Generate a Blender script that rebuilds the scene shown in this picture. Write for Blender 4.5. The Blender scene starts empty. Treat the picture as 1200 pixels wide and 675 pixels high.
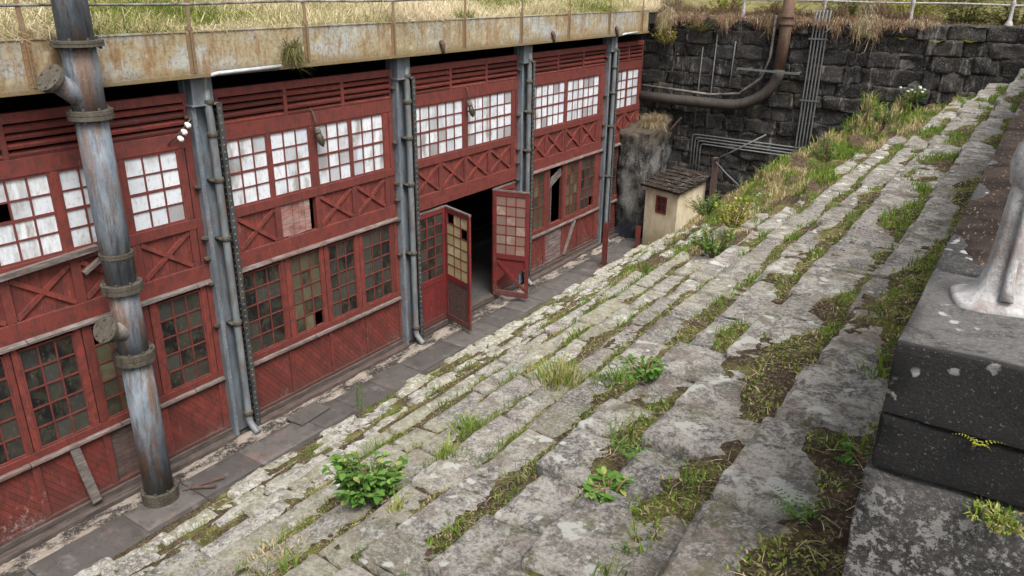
import bpy, math, random
import numpy as np
from math import sin, cos, pi, radians, atan2, sqrt
from mathutils import Vector, Matrix, noise
random.seed(11)
rng = np.random.default_rng(5)
scene = bpy.context.scene
COL = scene.collection

# ------------------------------------------------------------------ camera, world, sun, exposure
P_, Y_, R_ = radians(21.42), radians(34.02), radians(0.70)
fw = Vector((-sin(Y_)*cos(P_), cos(Y_)*cos(P_), -sin(P_)))
rt = Vector((cos(Y_), sin(Y_), 0)); up = rt.cross(fw)
r2 = rt*cos(R_)+up*sin(R_); u2 = up*cos(R_)-rt*sin(R_)
cd = bpy.data.cameras.new("camera"); cam = bpy.data.objects.new("camera", cd); COL.objects.link(cam)
cam.matrix_world = Matrix(((r2.x, u2.x, -fw.x, 0), (r2.y, u2.y, -fw.y, 0), (r2.z, u2.z, -fw.z, 7.0), (0, 0, 0, 1)))
cd.sensor_width = 36; cd.lens = 911/1200*36; cd.clip_start = .05; cd.clip_end = 800
scene.camera = cam
SUN_EL, SUN_AZ = radians(58), radians(120)          # azimuth clockwise from +Y
w = bpy.data.worlds.new("World"); scene.world = w; w.use_nodes = True
nt = w.node_tree; bg = nt.nodes["Background"]
sky = nt.nodes.new("ShaderNodeTexSky"); sky.sky_type = 'NISHITA'; sky.sun_disc = False
sky.sun_elevation = SUN_EL; sky.sun_rotation = SUN_AZ; sky.dust_density = 6; sky.ozone_density = .5
hs = nt.nodes.new("ShaderNodeHueSaturation"); hs.inputs['Saturation'].default_value = .28
nt.links.new(sky.outputs[0], hs.inputs['Color']); nt.links.new(hs.outputs[0], bg.inputs['Color'])
bg.inputs['Strength'].default_value = .15
ld = bpy.data.lights.new("sun", 'SUN'); ld.energy = 1.5; ld.angle = radians(25); ld.color = (1, .97, .93)
sun = bpy.data.objects.new("sun", ld); COL.objects.link(sun)
sd = Vector((sin(SUN_AZ)*cos(SUN_EL), cos(SUN_AZ)*cos(SUN_EL), sin(SUN_EL)))
sun.rotation_euler = sd.to_track_quat('Z', 'Y').to_euler()
scene.view_settings.view_transform = 'Standard'; scene.view_settings.look = 'None'
scene.view_settings.exposure = 1.08; scene.view_settings.gamma = 1
scene.cycles.max_bounces = 8; scene.cycles.use_denoising = True

# ------------------------------------------------------------------ node helpers
class NT:
    def __init__(s, name):
        s.m = bpy.data.materials.new(name); s.m.use_nodes = True
        s.t = s.m.node_tree; s.b = s.t.nodes["Principled BSDF"]
    def put(s, sock, v):
        if isinstance(v, bpy.types.NodeSocket): s.t.links.new(v, sock)
        elif isinstance(v, tuple) and len(v) == 3 and sock.type == 'RGBA': sock.default_value = (*v, 1)
        else: sock.default_value = v
    def pos(s, sx=1, sy=1, sz=1, obj=False):
        if obj:
            g = s.t.nodes.new("ShaderNodeTexCoord"); o = g.outputs['Object']
        else:
            g = s.t.nodes.new("ShaderNodeNewGeometry"); o = g.outputs['Position']
        v = s.t.nodes.new("ShaderNodeVectorMath"); v.operation = 'MULTIPLY'
        s.t.links.new(o, v.inputs[0]); v.inputs[1].default_value = (sx, sy, sz)
        return v.outputs[0]
    def noise(s, vec, scale, detail=5, rough=.6, dist=0):
        n = s.t.nodes.new("ShaderNodeTexNoise"); s.t.links.new(vec, n.inputs['Vector'])
        n.inputs['Scale'].default_value = scale; n.inputs['Detail'].default_value = detail
        n.inputs['Roughness'].default_value = rough; n.inputs['Distortion'].default_value = dist
        return n.outputs['Fac']
    def voro(s, vec, scale, feature='F1', out='Distance'):
        n = s.t.nodes.new("ShaderNodeTexVoronoi"); n.feature = feature
        d = s.t.nodes.new("ShaderNodeTexNoise"); s.t.links.new(vec, d.inputs['Vector']); d.inputs['Scale'].default_value = scale*1.6; d.inputs['Detail'].default_value = 4
        v2 = s.t.nodes.new("ShaderNodeVectorMath"); v2.operation = 'MULTIPLY_ADD'; s.t.links.new(d.outputs['Color'], v2.inputs[0])
        v2.inputs[1].default_value = (.9/scale,)*3; s.t.links.new(vec, v2.inputs[2]); s.t.links.new(v2.outputs[0], n.inputs['Vector'])
        n.inputs['Scale'].default_value = scale
        return n.outputs[out]
    def ramp(s, fac, stops):
        n = s.t.nodes.new("ShaderNodeValToRGB"); s.put(n.inputs[0], fac); e = n.color_ramp.elements
        while len(e) < len(stops): e.new(.5)
        for el, (p, c) in zip(e, stops):
            el.position = p; el.color = (c, c, c, 1) if not isinstance(c, tuple) else (*c, 1)
        return n.outputs[0]
    def step(s, fac, a, b):
        n = s.t.nodes.new("ShaderNodeMapRange"); n.clamp = True
        s.put(n.inputs[0], fac); n.inputs[1].default_value = a; n.inputs[2].default_value = b
        return n.outputs[0]
    def mix(s, fac, a, b, blend='MIX'):
        n = s.t.nodes.new("ShaderNodeMix"); n.data_type = 'RGBA'; n.blend_type = blend
        s.put(n.inputs[0], fac); s.put(n.inputs[6], a); s.put(n.inputs[7], b)
        return n.outputs[2]
    def math(s, op, a, b=0.0):
        n = s.t.nodes.new("ShaderNodeMath"); n.operation = op; s.put(n.inputs[0], a); s.put(n.inputs[1], b)
        return n.outputs[0]
    def xyz(s):
        g = s.t.nodes.new("ShaderNodeNewGeometry"); x = s.t.nodes.new("ShaderNodeSeparateXYZ")
        s.t.links.new(g.outputs['Position'], x.inputs[0]); return x.outputs
    def tint(s):
        n = s.t.nodes.new("ShaderNodeAttribute"); n.attribute_name = 'tint'; return n.outputs['Fac']
    def bump(s, h, strength=.5, dist=.02):
        n = s.t.nodes.new("ShaderNodeBump"); n.inputs['Strength'].default_value = strength
        n.inputs['Distance'].default_value = dist; s.put(n.inputs['Height'], h)
        s.t.links.new(n.outputs[0], s.b.inputs['Normal'])
    def out(s, col, rough=.8, spec=.3, metal=0.0):
        s.put(s.b.inputs['Base Color'], col); s.put(s.b.inputs['Roughness'], rough)
        s.b.inputs['Specular IOR Level'].default_value = spec; s.b.inputs['Metallic'].default_value = metal
        return s.m

def m_stone():
    n = NT('weathered_granite'); p = n.pos(); t = n.tint()
    big = n.noise(p, 1.7, 6, .65); fine = n.noise(p, 46, 8, .85); mid = n.noise(p, 6.5, 9, .78, .5)
    base = n.mix(t, (.225, .204, .180), (.50, .468, .415))
    base = n.mix(n.math('MULTIPLY', n.step(mid, .475, .54), .82), base, (.098, .090, .086))
    base = n.mix(n.math('MULTIPLY', n.step(big, .5, .7), .55), base, (.33, .27, .25))
    base = n.mix(n.math('MULTIPLY', n.step(fine, .50, .58), .65), base, (.60, .575, .53))
    base = n.mix(n.math('MULTIPLY', n.step(fine, .475, .40), .7), base, (.055, .052, .050))
    base = n.mix(n.math('MULTIPLY', n.step(n.noise(p, 3.1, 8, .76), .52, .60), .6), base, (.235, .180, .145))
    base = n.mix(n.math('MULTIPLY', n.step(n.noise(p, 5.3, 8, .78), .545, .60), .6), base, (.12, .125, .045))
    film = n.noise(p, .75, 5, .6); x = n.xyz()
    low = n.step(x[2], 5.6, 2.6)
    base = n.mix(n.math('MULTIPLY', n.math('MULTIPLY', n.step(film, .45, .62), low), .6), base, (.34, .325, .20))
    spots = n.math('MULTIPLY', n.step(n.voro(n.pos(1, 1, 1), 9), .30, .20), n.step(n.noise(p, 2.3, 3, .5), .53, .62))
    spots = n.math('MULTIPLY', spots, n.step(mid, .40, .52))
    lichen = n.math('MULTIPLY', n.step(n.noise(p, 14, 7, .72), .51, .58), n.step(x[2], 4.2, 1.0))
    pat = n.math('MULTIPLY', n.step(n.noise(p, 4.2, 5, .6), .60, .625), n.step(t, .55, .6))
    spots = n.math('MAXIMUM', spots, n.math('MULTIPLY', pat, .85))
    base = n.mix(n.math('MAXIMUM', spots, n.math('MULTIPLY', lichen, .8)), base, (.60, .60, .55))
    h = n.math('ADD', n.math('MULTIPLY', mid, .8), n.math('MULTIPLY', fine, .45))
    n.bump(h, 1.0, .085)
    return n.out(base, .92, .2)

def m_black_stone():
    n = NT('sooty_masonry'); p = n.pos(); t = n.tint()
    mid = n.noise(p, 3.5, 6, .7, .4); fine = n.noise(p, 26, 6, .75)
    c = n.mix(t, (.008, .008, .008), (.038, .034, .031))
    c = n.mix(n.step(mid, .52, .66), c, (.014, .014, .015))
    c = n.mix(n.math('MULTIPLY', n.step(fine, .52, .62), .55), c, (.14, .13, .12))
    streak = n.noise(n.pos(5, 5, .7), 1.3, 6, .7)
    c = n.mix(n.math('MULTIPLY', n.step(streak, .57, .69), .7), c, (.23, .215, .20))
    c = n.mix(n.math('MULTIPLY', n.step(n.noise(p, 1.1, 4, .6), .56, .7), .5), c, (.10, .09, .045))
    n.bump(n.math('ADD', mid, n.math('MULTIPLY', fine, .5)), .9, .05)
    return n.out(c, .85, .25)

def m_coping():
    n = NT('dark_coping_stone'); p = n.pos(); t = n.tint(); x = n.xyz()
    mid = n.noise(p, 7, 9, .78, .4); fine = n.noise(p, 85, 7, .85)
    c = n.mix(t, (.034, .032, .030), (.25, .238, .226))
    c = n.mix(n.math('MULTIPLY', n.step(mid, .48, .60), .85), c, (.028, .027, .026))
    c = n.mix(n.math('MULTIPLY', n.step(fine, .53, .66), .8), c, (.42, .40, .375))
    c = n.mix(n.math('MULTIPLY', n.step(fine, .45, .30), .7), c, (.02, .02, .02))
    front_dark = n.math('MULTIPLY', n.math('MULTIPLY', n.step(x[2], 5.905, 5.925), n.step(n.math('ADD', x[1], n.math('MULTIPLY', mid, .02)), 1.862, 1.848)), n.step(n.math('ADD', n.noise(p, 5, 6, .7), n.math('MULTIPLY', x[2], .35)), 1.95, 2.25))  # mask: front face of the upper two courses turns nearly black
    c = n.mix(n.math('MULTIPLY', front_dark, .92), c, (.011, .0105, .011))
    c = n.mix(n.math('MULTIPLY', n.step(n.noise(p, 120, 3, .8), .62, .7), .6), c, (.42, .41, .39))
    sp = n.math('MULTIPLY', n.step(n.voro(p, 16), .24, .17), n.step(n.noise(p, 4, 2), .54, .60))
    wl_ = n.math('MULTIPLY', n.step(n.noise(p, 34, 7, .75), .53, .57), n.step(n.math('ADD', n.noise(p, 5, 5, .7), n.step(x[2], 5.95, 5.85)), .95, 1.5))
    c = n.mix(wl_, c, (.46, .45, .43))
    c = n.mix(sp, c, (.62, .61, .58))
    n.bump(n.math('ADD', mid, n.math('MULTIPLY', fine, .7)), 1, .05)
    return n.out(c, .8, .3)

def m_soil():
    n = NT('mossy_soil'); p = n.pos()
    a = n.noise(p, 2.6, 6, .65); f = n.noise(p, 45, 5, .8); b = n.noise(p, 9, 5, .7)
    c = n.mix(n.step(n.math('ADD', a, n.math('MULTIPLY', f, .25)), .62, .76), (.046, .032, .022), (.125, .125, .030))
    c = n.mix(n.math('MULTIPLY', n.step(b, .50, .66), .75), c, (.115, .080, .055))
    c = n.mix(n.math('MULTIPLY', n.step(f, .52, .64), .7), c, (.27, .22, .13))
    n.bump(n.math('ADD', f, b), 1.0, .03)
    return n.out(c, .95, .1)

def m_litter():
    n = NT('needle_litter'); p = n.pos()
    f = n.noise(p, 60, 5, .8); s = n.noise(n.pos(1, .25, 1), 90, 4, .7); a = n.noise(p, 5, 5, .65)
    c = n.mix(n.step(a, .42, .6), (.020, .014, .012), (.050, .036, .028))
    c = n.mix(n.step(s, .6, .68), c, (.24, .18, .13))
    n.bump(n.math('ADD', f, s), 1, .012)
    return n.out(c, .95, .1)

def m_red(name, a, b, wear=.5):
    n = NT(name); p = n.pos(); t = n.tint(); x = n.xyz()
    g = n.noise(n.pos(1, 3, 3), 2.2, 6, .65); sc = n.noise(n.pos(9, 9, 1.6), 3.0, 6, .75)
    c = n.mix(t, a, b)
    c = n.mix(n.math('MULTIPLY', n.step(g, .46, .60), .7), c, (.070, .021, .018))
    lowm = n.math('MULTIPLY', n.step(x[2], .75, .15), .12)
    peel = n.step(n.math('ADD', n.noise(n.pos(3, 3, 2.2), 6, 8, .78), lowm), .615, .67)
    peel = n.math('MULTIPLY', peel, n.step(n.noise(p, 1.1, 4, .6), .47, .60))
    c = n.mix(n.math('MULTIPLY', peel, wear), c, (.27, .235, .21))
    c = n.mix(n.math('MULTIPLY', n.step(sc, .53, .63), .7), c, (.038, .025, .021))
    c = n.mix(n.math('MULTIPLY', n.step(n.noise(n.pos(7, 7, 1.0), 2.2, 7, .78), .60, .70), .5), c, (.27, .16, .14))
    c = n.mix(n.math('MULTIPLY', n.step(n.math('ADD', x[2], n.math('MULTIPLY', g, .9)), .86, .55), .6), c, (.055, .038, .032))
    fine = n.noise(p, 40, 4, .7)
    n.bump(n.math('ADD', sc, n.math('MULTIPLY', fine, .4)), .4, .008)
    return n.out(c, .62, .35)

def m_wood(name, a, b):
    n = NT(name); t = n.tint()
    g = n.noise(n.pos(14, 2.0, 14), 1.6, 7, .75); g2 = n.noise(n.pos(), 5, 5, .6)
    c = n.mix(n.step(g, .35, .65), a, b); c = n.mix(n.math('MULTIPLY', n.step(g2, .5, .7), .5), c, (.045, .04, .034))
    c = n.mix(n.math('MULTIPLY', t, .35), c, (.16, .04, .03))
    n.bump(g, .6, .01)
    return n.out(c, .85, .2)

def m_white_glass():
    n = NT('whitewashed_glass'); p = n.pos(); t = n.tint()
    d = n.noise(n.pos(4, 4, 1.1), 1.2, 6, .68); f = n.noise(n.pos(6, 6, 3), 4, 6, .7)
    c = n.mix(t, (.44, .475, .515), (.575, .595, .615))
    c = n.mix(n.math('MULTIPLY', n.step(t, .16, .06), .75), c, (.20, .19, .185))
    c = n.mix(n.math('MULTIPLY', n.math('MULTIPLY', n.step(d, .45, .60), n.step(n.noise(p, .8, 3, .6), .42, .58)), .9), c, (.20, .185, .17))
    c = n.mix(n.math('MULTIPLY', n.step(f, .53, .66), .55), c, (.24, .19, .15))
    return n.out(c, .3, .5)

def m_dark_glass(name, a, b, mud):
    n = NT(name); p = n.pos(); t = n.tint()
    d = n.noise(p, 3.2, 6, .7, .8); f = n.noise(n.pos(8, 8, 2.5), 4, 6, .7)
    c = n.mix(n.step(t, .35, 1), a, b)
    c = n.mix(n.math('MULTIPLY', n.step(d, .44, .60), .85), c, mud)
    c = n.mix(n.math('MULTIPLY', n.step(f, .56, .72), .5), c, (.16, .14, .11))
    return n.out(c, n.step(d, -.5, 1.3), .5)

def m_blue_steel(name='blue_grey_paint', rust=.6, base=(.068, .090, .110), lite=(.138, .165, .186)):
    n = NT(name); p = n.pos()
    a = n.noise(n.pos(3, 3, .8), 2.2, 7, .7); b = n.noise(n.pos(7, 7, 1.4), 2.5, 7, .75); f = n.noise(p, 30, 5, .7)
    c = n.mix(n.step(a, .38, .62), base, lite)
    c = n.mix(n.math('MULTIPLY', n.step(b, .49, .63), rust), c, (.125, .062, .034))
    c = n.mix(n.math('MULTIPLY', n.step(n.noise(p, 2.6, 6, .7), .56, .7), rust), c, (.075, .06, .05))
    n.bump(f, .3, .006)
    return n.out(c, .5, .45)

def m_pipe():
    n = NT('blue_rusty_pipe_paint'); p = n.pos(); x = n.xyz()
    a = n.noise(n.pos(3, 3, .8), 2.2, 8, .72); b = n.noise(n.pos(6, 6, .7), 2.4, 8, .78); d = n.noise(n.pos(2.2, 2.2, .45), 1.9, 7, .7); f = n.noise(p, 34, 6, .8)
    c = n.mix(n.step(a, .38, .62), (.066, .088, .115), (.165, .190, .215))
    c = n.mix(n.math('MULTIPLY', n.step(d, .48, .60), .85), c, (.115, .058, .032))
    c = n.mix(n.math('MULTIPLY', n.step(b, .50, .60), .8), c, (.060, .042, .032))
    c = n.mix(n.math('MULTIPLY', n.step(f, .54, .64), .5), c, (.20, .175, .145))
    c = n.mix(n.math('MULTIPLY', n.step(n.math('ADD', x[2], n.math('MULTIPLY', a, .8)), .85, .55), .85), c, (.10, .10, .075))
    n.bump(n.math('ADD', f, b), .7, .012)
    return n.out(c, .6, .4)

def m_girder():
    n = NT('rusted_girder_paint'); p = n.pos()
    st = n.noise(n.pos(1, 5, .9), 1.4, 9, .78, .3); a = n.noise(n.pos(1, .8, 1.5), 1.5, 6, .6); f = n.noise(p, 24, 6, .78)
    x = n.xyz()
    c = n.mix(n.step(a, .46, .60), (.27, .225, .14), (.30, .315, .30))
    c = n.mix(n.math('MULTIPLY', n.step(st, .48, .60), .85), c, (.19, .105, .045))
    c = n.mix(n.math('MULTIPLY', n.step(f, .47, .62), .75), c, (.10, .068, .032))
    c = n.mix(n.math('MULTIPLY', n.step(n.noise(p, 6, 5, .7), .56, .68), .7), c, (.42, .38, .26))
    edge = n.math('MULTIPLY', n.step(n.math('ADD', x[2], n.math('MULTIPLY', st, .40)), 6.11, 5.96), .85)
    c = n.mix(edge, c, (.11, .075, .03))
    n.bump(f, .4, .008)
    return n.out(c, .75, .3)

def m_rust(name='rusty_iron', a=(.120, .068, .042), b=(.072, .045, .033), hi=(.24, .18, .13)):
    n = NT(name); p = n.pos()
    g = n.noise(n.pos(4, 4, 1.2), 2.6, 7, .7); f = n.noise(p, 34, 5, .75)
    c = n.mix(n.step(g, .36, .62), a, b); c = n.mix(n.math('MULTIPLY', n.step(f, .52, .7), .6), c, hi)
    n.bump(f, .5, .006)
    return n.out(c, .8, .3)

def m_pipe_grey():
    n = NT('weathered_pipe_lagging'); p = n.pos()
    g = n.noise(p, 3, 7, .7); f = n.noise(p, 30, 5, .75)
    c = n.mix(n.step(g, .4, .6), (.055, .046, .04), (.19, .17, .155)); c = n.mix(n.math('MULTIPLY', n.step(f, .55, .7), .6), c, (.36, .34, .31))
    n.bump(f, .6, .01)
    return n.out(c, .85, .2)

def m_plain(name, col, rough=.6, spec=.3, var=.35, scale=14):
    n = NT(name); p = n.pos(); g = n.noise(p, scale, 6, .7)
    dk = tuple(v*(1-var) for v in col)
    c = n.mix(n.step(g, .35, .65), dk, col); n.bump(g, .25, .006)
    return n.out(c, rough, spec)

def m_white_metal():
    n = NT('worn_white_galvanised_paint'); p = n.pos()
    a = n.noise(p, 9, 6, .7); b = n.noise(n.pos(1, 1, .35), 22, 6, .75)
    c = n.mix(n.step(a, .40, .60), (.24, .235, .23), (.40, .40, .395))
    c = n.mix(n.math('MULTIPLY', n.step(b, .46, .58), .7), c, (.17, .115, .10))
    n.bump(n.math('ADD', b, n.noise(p, 60, 5, .8)), .9, .008)
    return n.out(c, .6, .4)

def m_plaster():
    n = NT('stained_cream_plaster'); p = n.pos(); a = n.noise(n.pos(2, 2, .9), 2.2, 6, .65); f = n.noise(p, 18, 5, .7); x = n.xyz()
    c = n.mix(n.step(a, .4, .65), (.50, .435, .315), (.36, .295, .19))
    dirt = n.math('MULTIPLY', n.step(n.math('ADD', x[2], n.math('MULTIPLY', f, .6)), 1.0, .62), .7)
    c = n.mix(dirt, c, (.20, .15, .085)); n.bump(f, .3, .006)
    return n.out(c, .9, .15)

def m_slab():
    n = NT('worn_red_flagstone'); p = n.pos(); t = n.tint()
    a = n.noise(p, 1.6, 6, .65); f = n.noise(p, 30, 6, .78)
    c = n.mix(t, (.050, .045, .042), (.090, .079, .073))
    c = n.mix(n.math('MULTIPLY', n.step(a, .56, .70), .6), c, (.145, .090, .074))
    c = n.mix(n.math('MULTIPLY', n.step(n.noise(p, 4.4, 7, .75), .50, .60), .6), c, (.040, .034, .027))
    c = n.mix(n.math('MULTIPLY', n.step(n.noise(p, 3.1, 6, .7), .55, .72), .55), c, (.20, .19, .185))
    c = n.mix(n.math('MULTIPLY', n.step(f, .5, .3), .5), c, (.035, .03, .03))
    n.bump(f, .5, .008)
    return n.out(c, .7, .35)

def m_rubble():
    n = NT('crumbled_mortar'); p = n.pos(); a = n.noise(n.pos(1, .5, 1), 4.0, 6, .7); f = n.noise(p, 26, 6, .78)
    c = n.mix(n.step(a, .46, .56), (.035, .03, .026), (.22, .185, .155))
    c = n.mix(n.math('MULTIPLY', n.step(f, .52, .66), .6), c, (.42, .385, .345)); n.bump(n.math('ADD', a, f), 1, .02)
    return n.out(c, .95, .1)

def m_leaf(name, stops, trans=.25):
    n = NT(name); t = n.tint(); c = n.ramp(t, stops)
    n.b.inputs['Transmission Weight'].default_value = 0
    m = n.out(c, .8, .12)
    tr = n.t.nodes.new("ShaderNodeBsdfTranslucent"); n.put(tr.inputs[0], c)
    mx = n.t.nodes.new("ShaderNodeMixShader"); mx.inputs[0].default_value = trans
    n.t.links.new(n.b.outputs[0], mx.inputs[1]); n.t.links.new(tr.outputs[0], mx.inputs[2])
    n.t.links.new(mx.outputs[0], n.t.nodes["Material Output"].inputs[0])
    return m

def m_concrete():
    n = NT('streaked_dark_concrete'); p = n.pos(); a = n.noise(n.pos(2.2, 2.2, .7), 1.3, 7, .68, .5); f = n.noise(p, 22, 6, .75)
    c = n.mix(n.step(a, .42, .58), (.017, .016, .016), (.12, .117, .11)); c = n.mix(n.math('MULTIPLY', n.step(f, .5, .68), .5), c, (.33, .32, .30))
    x = n.xyz(); c = n.mix(n.step(n.math('ADD', x[2], a), 1.15, .75), c, (.022, .026, .036))
    c = n.mix(n.math('MULTIPLY', n.step(n.math('ADD', x[2], n.math('MULTIPLY', a, 2.2)), 3.5, 4.3), .8), c, (.075, .055, .035))
    n.bump(n.math('ADD', a, f), 1, .06)
    return n.out(c, .85, .25)

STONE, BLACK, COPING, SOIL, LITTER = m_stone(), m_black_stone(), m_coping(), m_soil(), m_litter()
RED = m_red('red_frame_paint', (.080, .0185, .015), (.170, .035, .026), .75)
REDB = m_red('red_board_paint', (.070, .016, .013), (.172, .035, .0255), .75)
REDD = m_red('dark_red_paint', (.125, .014, .014), (.165, .020, .018), .4)
GREYWOOD = m_wood('bleached_timber', (.05, .038, .033), (.175, .155, .142))
DARKWOOD = m_wood('charred_timber', (.03, .026, .024), (.10, .085, .075))
WHITEGL = m_white_glass()
DARKGL = m_dark_glass('dirty_dark_glass', (.004, .004, .004), (.042, .042, .038), (.032, .029, .018))  # paler pane tone paints in reflections; the mud tone is dirt
OLIVEGL = m_dark_glass('olive_dirty_glass', (.022, .021, .014), (.105, .096, .058), (.055, .046, .022))
CREAMGL = m_dark_glass('cream_dirty_glass', (.36, .32, .18), (.48, .44, .28), (.30, .25, .12))  # cream base tone varied per pane, with muddy blotches
REDGL = m_dark_glass('rosy_dirty_glass', (.17, .12, .10), (.30, .25, .20), (.20, .10, .07))
BLUE = m_blue_steel(); PIPEB = m_pipe()
DPIPE = m_blue_steel('grey_downpipe_paint', .65, (.075, .090, .10), (.145, .165, .172))
RIVET = m_blue_steel('dark_riveted_paint', .5, (.014, .018, .018), (.045, .052, .052))
GIRDER, RUST, WALLPIPE = m_girder(), m_rust(), m_pipe_grey()
FLANGE = m_rust('lichened_flange_iron', (.034, .027, .019), (.068, .060, .046), (.14, .13, .10))
BRACK = m_rust('rusty_bracket_iron', (.19, .105, .05), (.13, .10, .06))
CONDUIT = m_plain('grey_conduit_steel', (.105, .108, .11), .55, .4)
WHITEP = m_plain('white_pipe_paint', (.42, .44, .46), .5, .4)
WHITEM = m_white_metal()
CERAM = m_plain('white_ceramic', (.72, .72, .70), .3, .5, .1)
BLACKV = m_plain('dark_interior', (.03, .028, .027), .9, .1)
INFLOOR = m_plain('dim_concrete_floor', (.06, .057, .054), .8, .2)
SLAB, RUBBLE, PLASTER, CONC = m_slab(), m_rubble(), m_plaster(), m_concrete()
REDPOST = m_red('oxide_red_post_paint', (.115, .018, .015), (.15, .024, .019), .2)
GRASSG = m_leaf('grass_blade', [(0, (.075, .155, .02)), (.35, (.19, .25, .04)), (.6, (.34, .28, .13)), (.85, (.50, .38, .24)), (1, (.56, .46, .30))], .35)
ROOFG = m_leaf('long_roof_grass', [(0, (.09, .125, .025)), (.22, (.25, .27, .06)), (.42, (.38, .33, .17)), (1, (.62, .53, .37))], .35)
HEATH = m_leaf('withered_heather', [(0, (.055, .032, .022)), (.4, (.165, .088, .062)), (.65, (.24, .165, .10)), (.8, (.15, .15, .05)), (1, (.48, .41, .29))], .15)
LEAF = m_leaf('green_leaf', [(0, (.03, .085, .012)), (.55, (.068, .15, .026)), (.9, (.125, .22, .05)), (1, (.25, .26, .08))])
YLEAF = m_leaf('yellow_green_leaf', [(0, (.075, .09, .013)), (.5, (.24, .245, .03)), (1, (.42, .39, .08))])
DLEAF = m_leaf('dark_bush_leaf', [(0, (.022, .04, .009)), (.6, (.08, .105, .02)), (1, (.22, .23, .06))])
STEM = m_plain('dry_stem', (.17, .12, .06), .8, .2)
EARTH = m_plain('bank_earth', (.16, .14, .06), .95, .1, .5, 3)
FLOWER = m_plain('white_petal', (.75, .75, .72), .6, .2, .05)

# ------------------------------------------------------------------ mesh builder
class MB:
    def __init__(s): s.v, s.f, s.t = [], [], []
    def add(s, verts, faces, t=.5):
        o = len(s.v); s.v += [tuple(v) for v in verts]
        s.f += [tuple(i+o for i in f) for f in faces]; s.t += [t]*len(faces)
    def box(s, x0, x1, y0, y1, z0, z1, t=.5):
        s.add([(x0,y0,z0),(x1,y0,z0),(x1,y1,z0),(x0,y1,z0),(x0,y0,z1),(x1,y0,z1),(x1,y1,z1),(x0,y1,z1)],
              [(0,3,2,1),(4,5,6,7),(0,1,5,4),(1,2,6,5),(2,3,7,6),(3,0,4,7)], t)
    def hexa(s, a, b, t=.5):      # two quads, bottom and top loops
        s.add(list(a)+list(b), [(0,3,2,1),(4,5,6,7),(0,1,5,4),(1,2,6,5),(2,3,7,6),(3,0,4,7)], t)
    def bar(s, p, q, w, d, upv=(0,0,1), t=.5):   # rectangular bar: w along side vector, d along up
        p, q = Vector(p), Vector(q); ax = (q-p).normalized(); u = Vector(upv); sd_ = ax.cross(u)
        if sd_.length < 1e-4: u = Vector((1,0,0)); sd_ = ax.cross(u)
        sd_.normalize(); u = sd_.cross(ax); a, b = sd_*w/2, u*d/2
        s.hexa([p-a-b, p+a-b, p+a+b, p-a+b], [q-a-b, q+a-b, q+a+b, q-a+b], t)
    def tube(s, pts, r, n=12, t=.5, cap=True):
        pts = [Vector(p) for p in pts]; m = len(pts); rs = r if isinstance(r, (list, tuple)) else [r]*m
        o = len(s.v); prev = None
        for i, p in enumerate(pts):
            d = (pts[min(i+1, m-1)]-pts[max(i-1, 0)]).normalized()
            if prev is None:
                a = d.orthogonal().normalized()
            else:
                a = (prev-d*prev.dot(d)); a = a.normalized() if a.length > 1e-6 else d.orthogonal().normalized()
            prev = a; b = d.cross(a)
            for k in range(n):
                an = 2*pi*k/n; s.v.append(tuple(p+(a*cos(an)+b*sin(an))*rs[i]))
        fs = [(o+i*n+k, o+i*n+(k+1) % n, o+(i+1)*n+(k+1) % n, o+(i+1)*n+k) for i in range(m-1) for k in range(n)]
        if cap: fs += [tuple(o+k for k in reversed(range(n))), tuple(o+(m-1)*n+k for k in range(n))]
        s.f += fs; s.t += [t]*len(fs)
    def dome(s, c, nrm, r, n=6, t=.5):
        c, d = Vector(c), Vector(nrm).normalized(); a = d.orthogonal().normalized(); b = d.cross(a)
        vs = [c+(a*cos(2*pi*k/n)+b*sin(2*pi*k/n))*r for k in range(n)]
        vs += [c+(a*cos(2*pi*k/n)+b*sin(2*pi*k/n))*r*.6+d*r*.55 for k in range(n)]
        s.add(vs, [(k, (k+1) % n, n+(k+1) % n, n+k) for k in range(n)]+[tuple(range(n, 2*n))], t)
    def sheet(s, pts, nx, ny, t=.5):     # grid of points row-major
        s.add(pts, [(j*nx+i, j*nx+i+1, (j+1)*nx+i+1, (j+1)*nx+i) for j in range(ny-1) for i in range(nx-1)], t)
    def build(s, name, mat, parent=None, smooth=False, bevel=0, local=False):
        me = bpy.data.meshes.new(name); off = Vector((0, 0, 0))
        if parent is not None and not local:
            q = parent
            while q is not None: off += q.location; q = q.parent
        me.from_pydata([(v[0]-off.x, v[1]-off.y, v[2]-off.z) for v in s.v], [], s.f)
        at = me.attributes.new('tint', 'FLOAT', 'FACE'); at.data.foreach_set('value', np.array(s.t, dtype=np.float32))
        if smooth: me.polygons.foreach_set('use_smooth', [True]*len(s.f))
        me.materials.append(mat); me.update()
        o = bpy.data.objects.new(name, me); COL.objects.link(o)
        if parent is not None: o.parent = parent
        if bevel:
            b = o.modifiers.new('bevel', 'BEVEL'); b.width = bevel; b.segments = 2; b.limit_method = 'ANGLE'
        return o

def tag(o, label=None, cat=None, group=None, kind=None):
    if label: o['label'] = label
    if cat: o['category'] = cat
    if group: o['group'] = group
    if kind: o['kind'] = kind
    return o
def thing(name, label, cat, loc=(0,0,0), rz=0, group=None):
    o = bpy.data.objects.new(name, None); COL.objects.link(o); o.empty_display_size = .2
    o.location = loc; o.rotation_euler = (0, 0, rz)
    return tag(o, label, cat, group)
def nz(x, y, z): return noise.noise(Vector((x, y, z)))
def fbm(x, y, z, o=4): return noise.fractal(Vector((x, y, z)), 1.0, 2.0, o)
def rr(a, b): return random.uniform(a, b)
def sstep(a, b, x):
    t = min(1, max(0, (x-a)/(b-a))); return t*t*(3-2*t)

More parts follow.
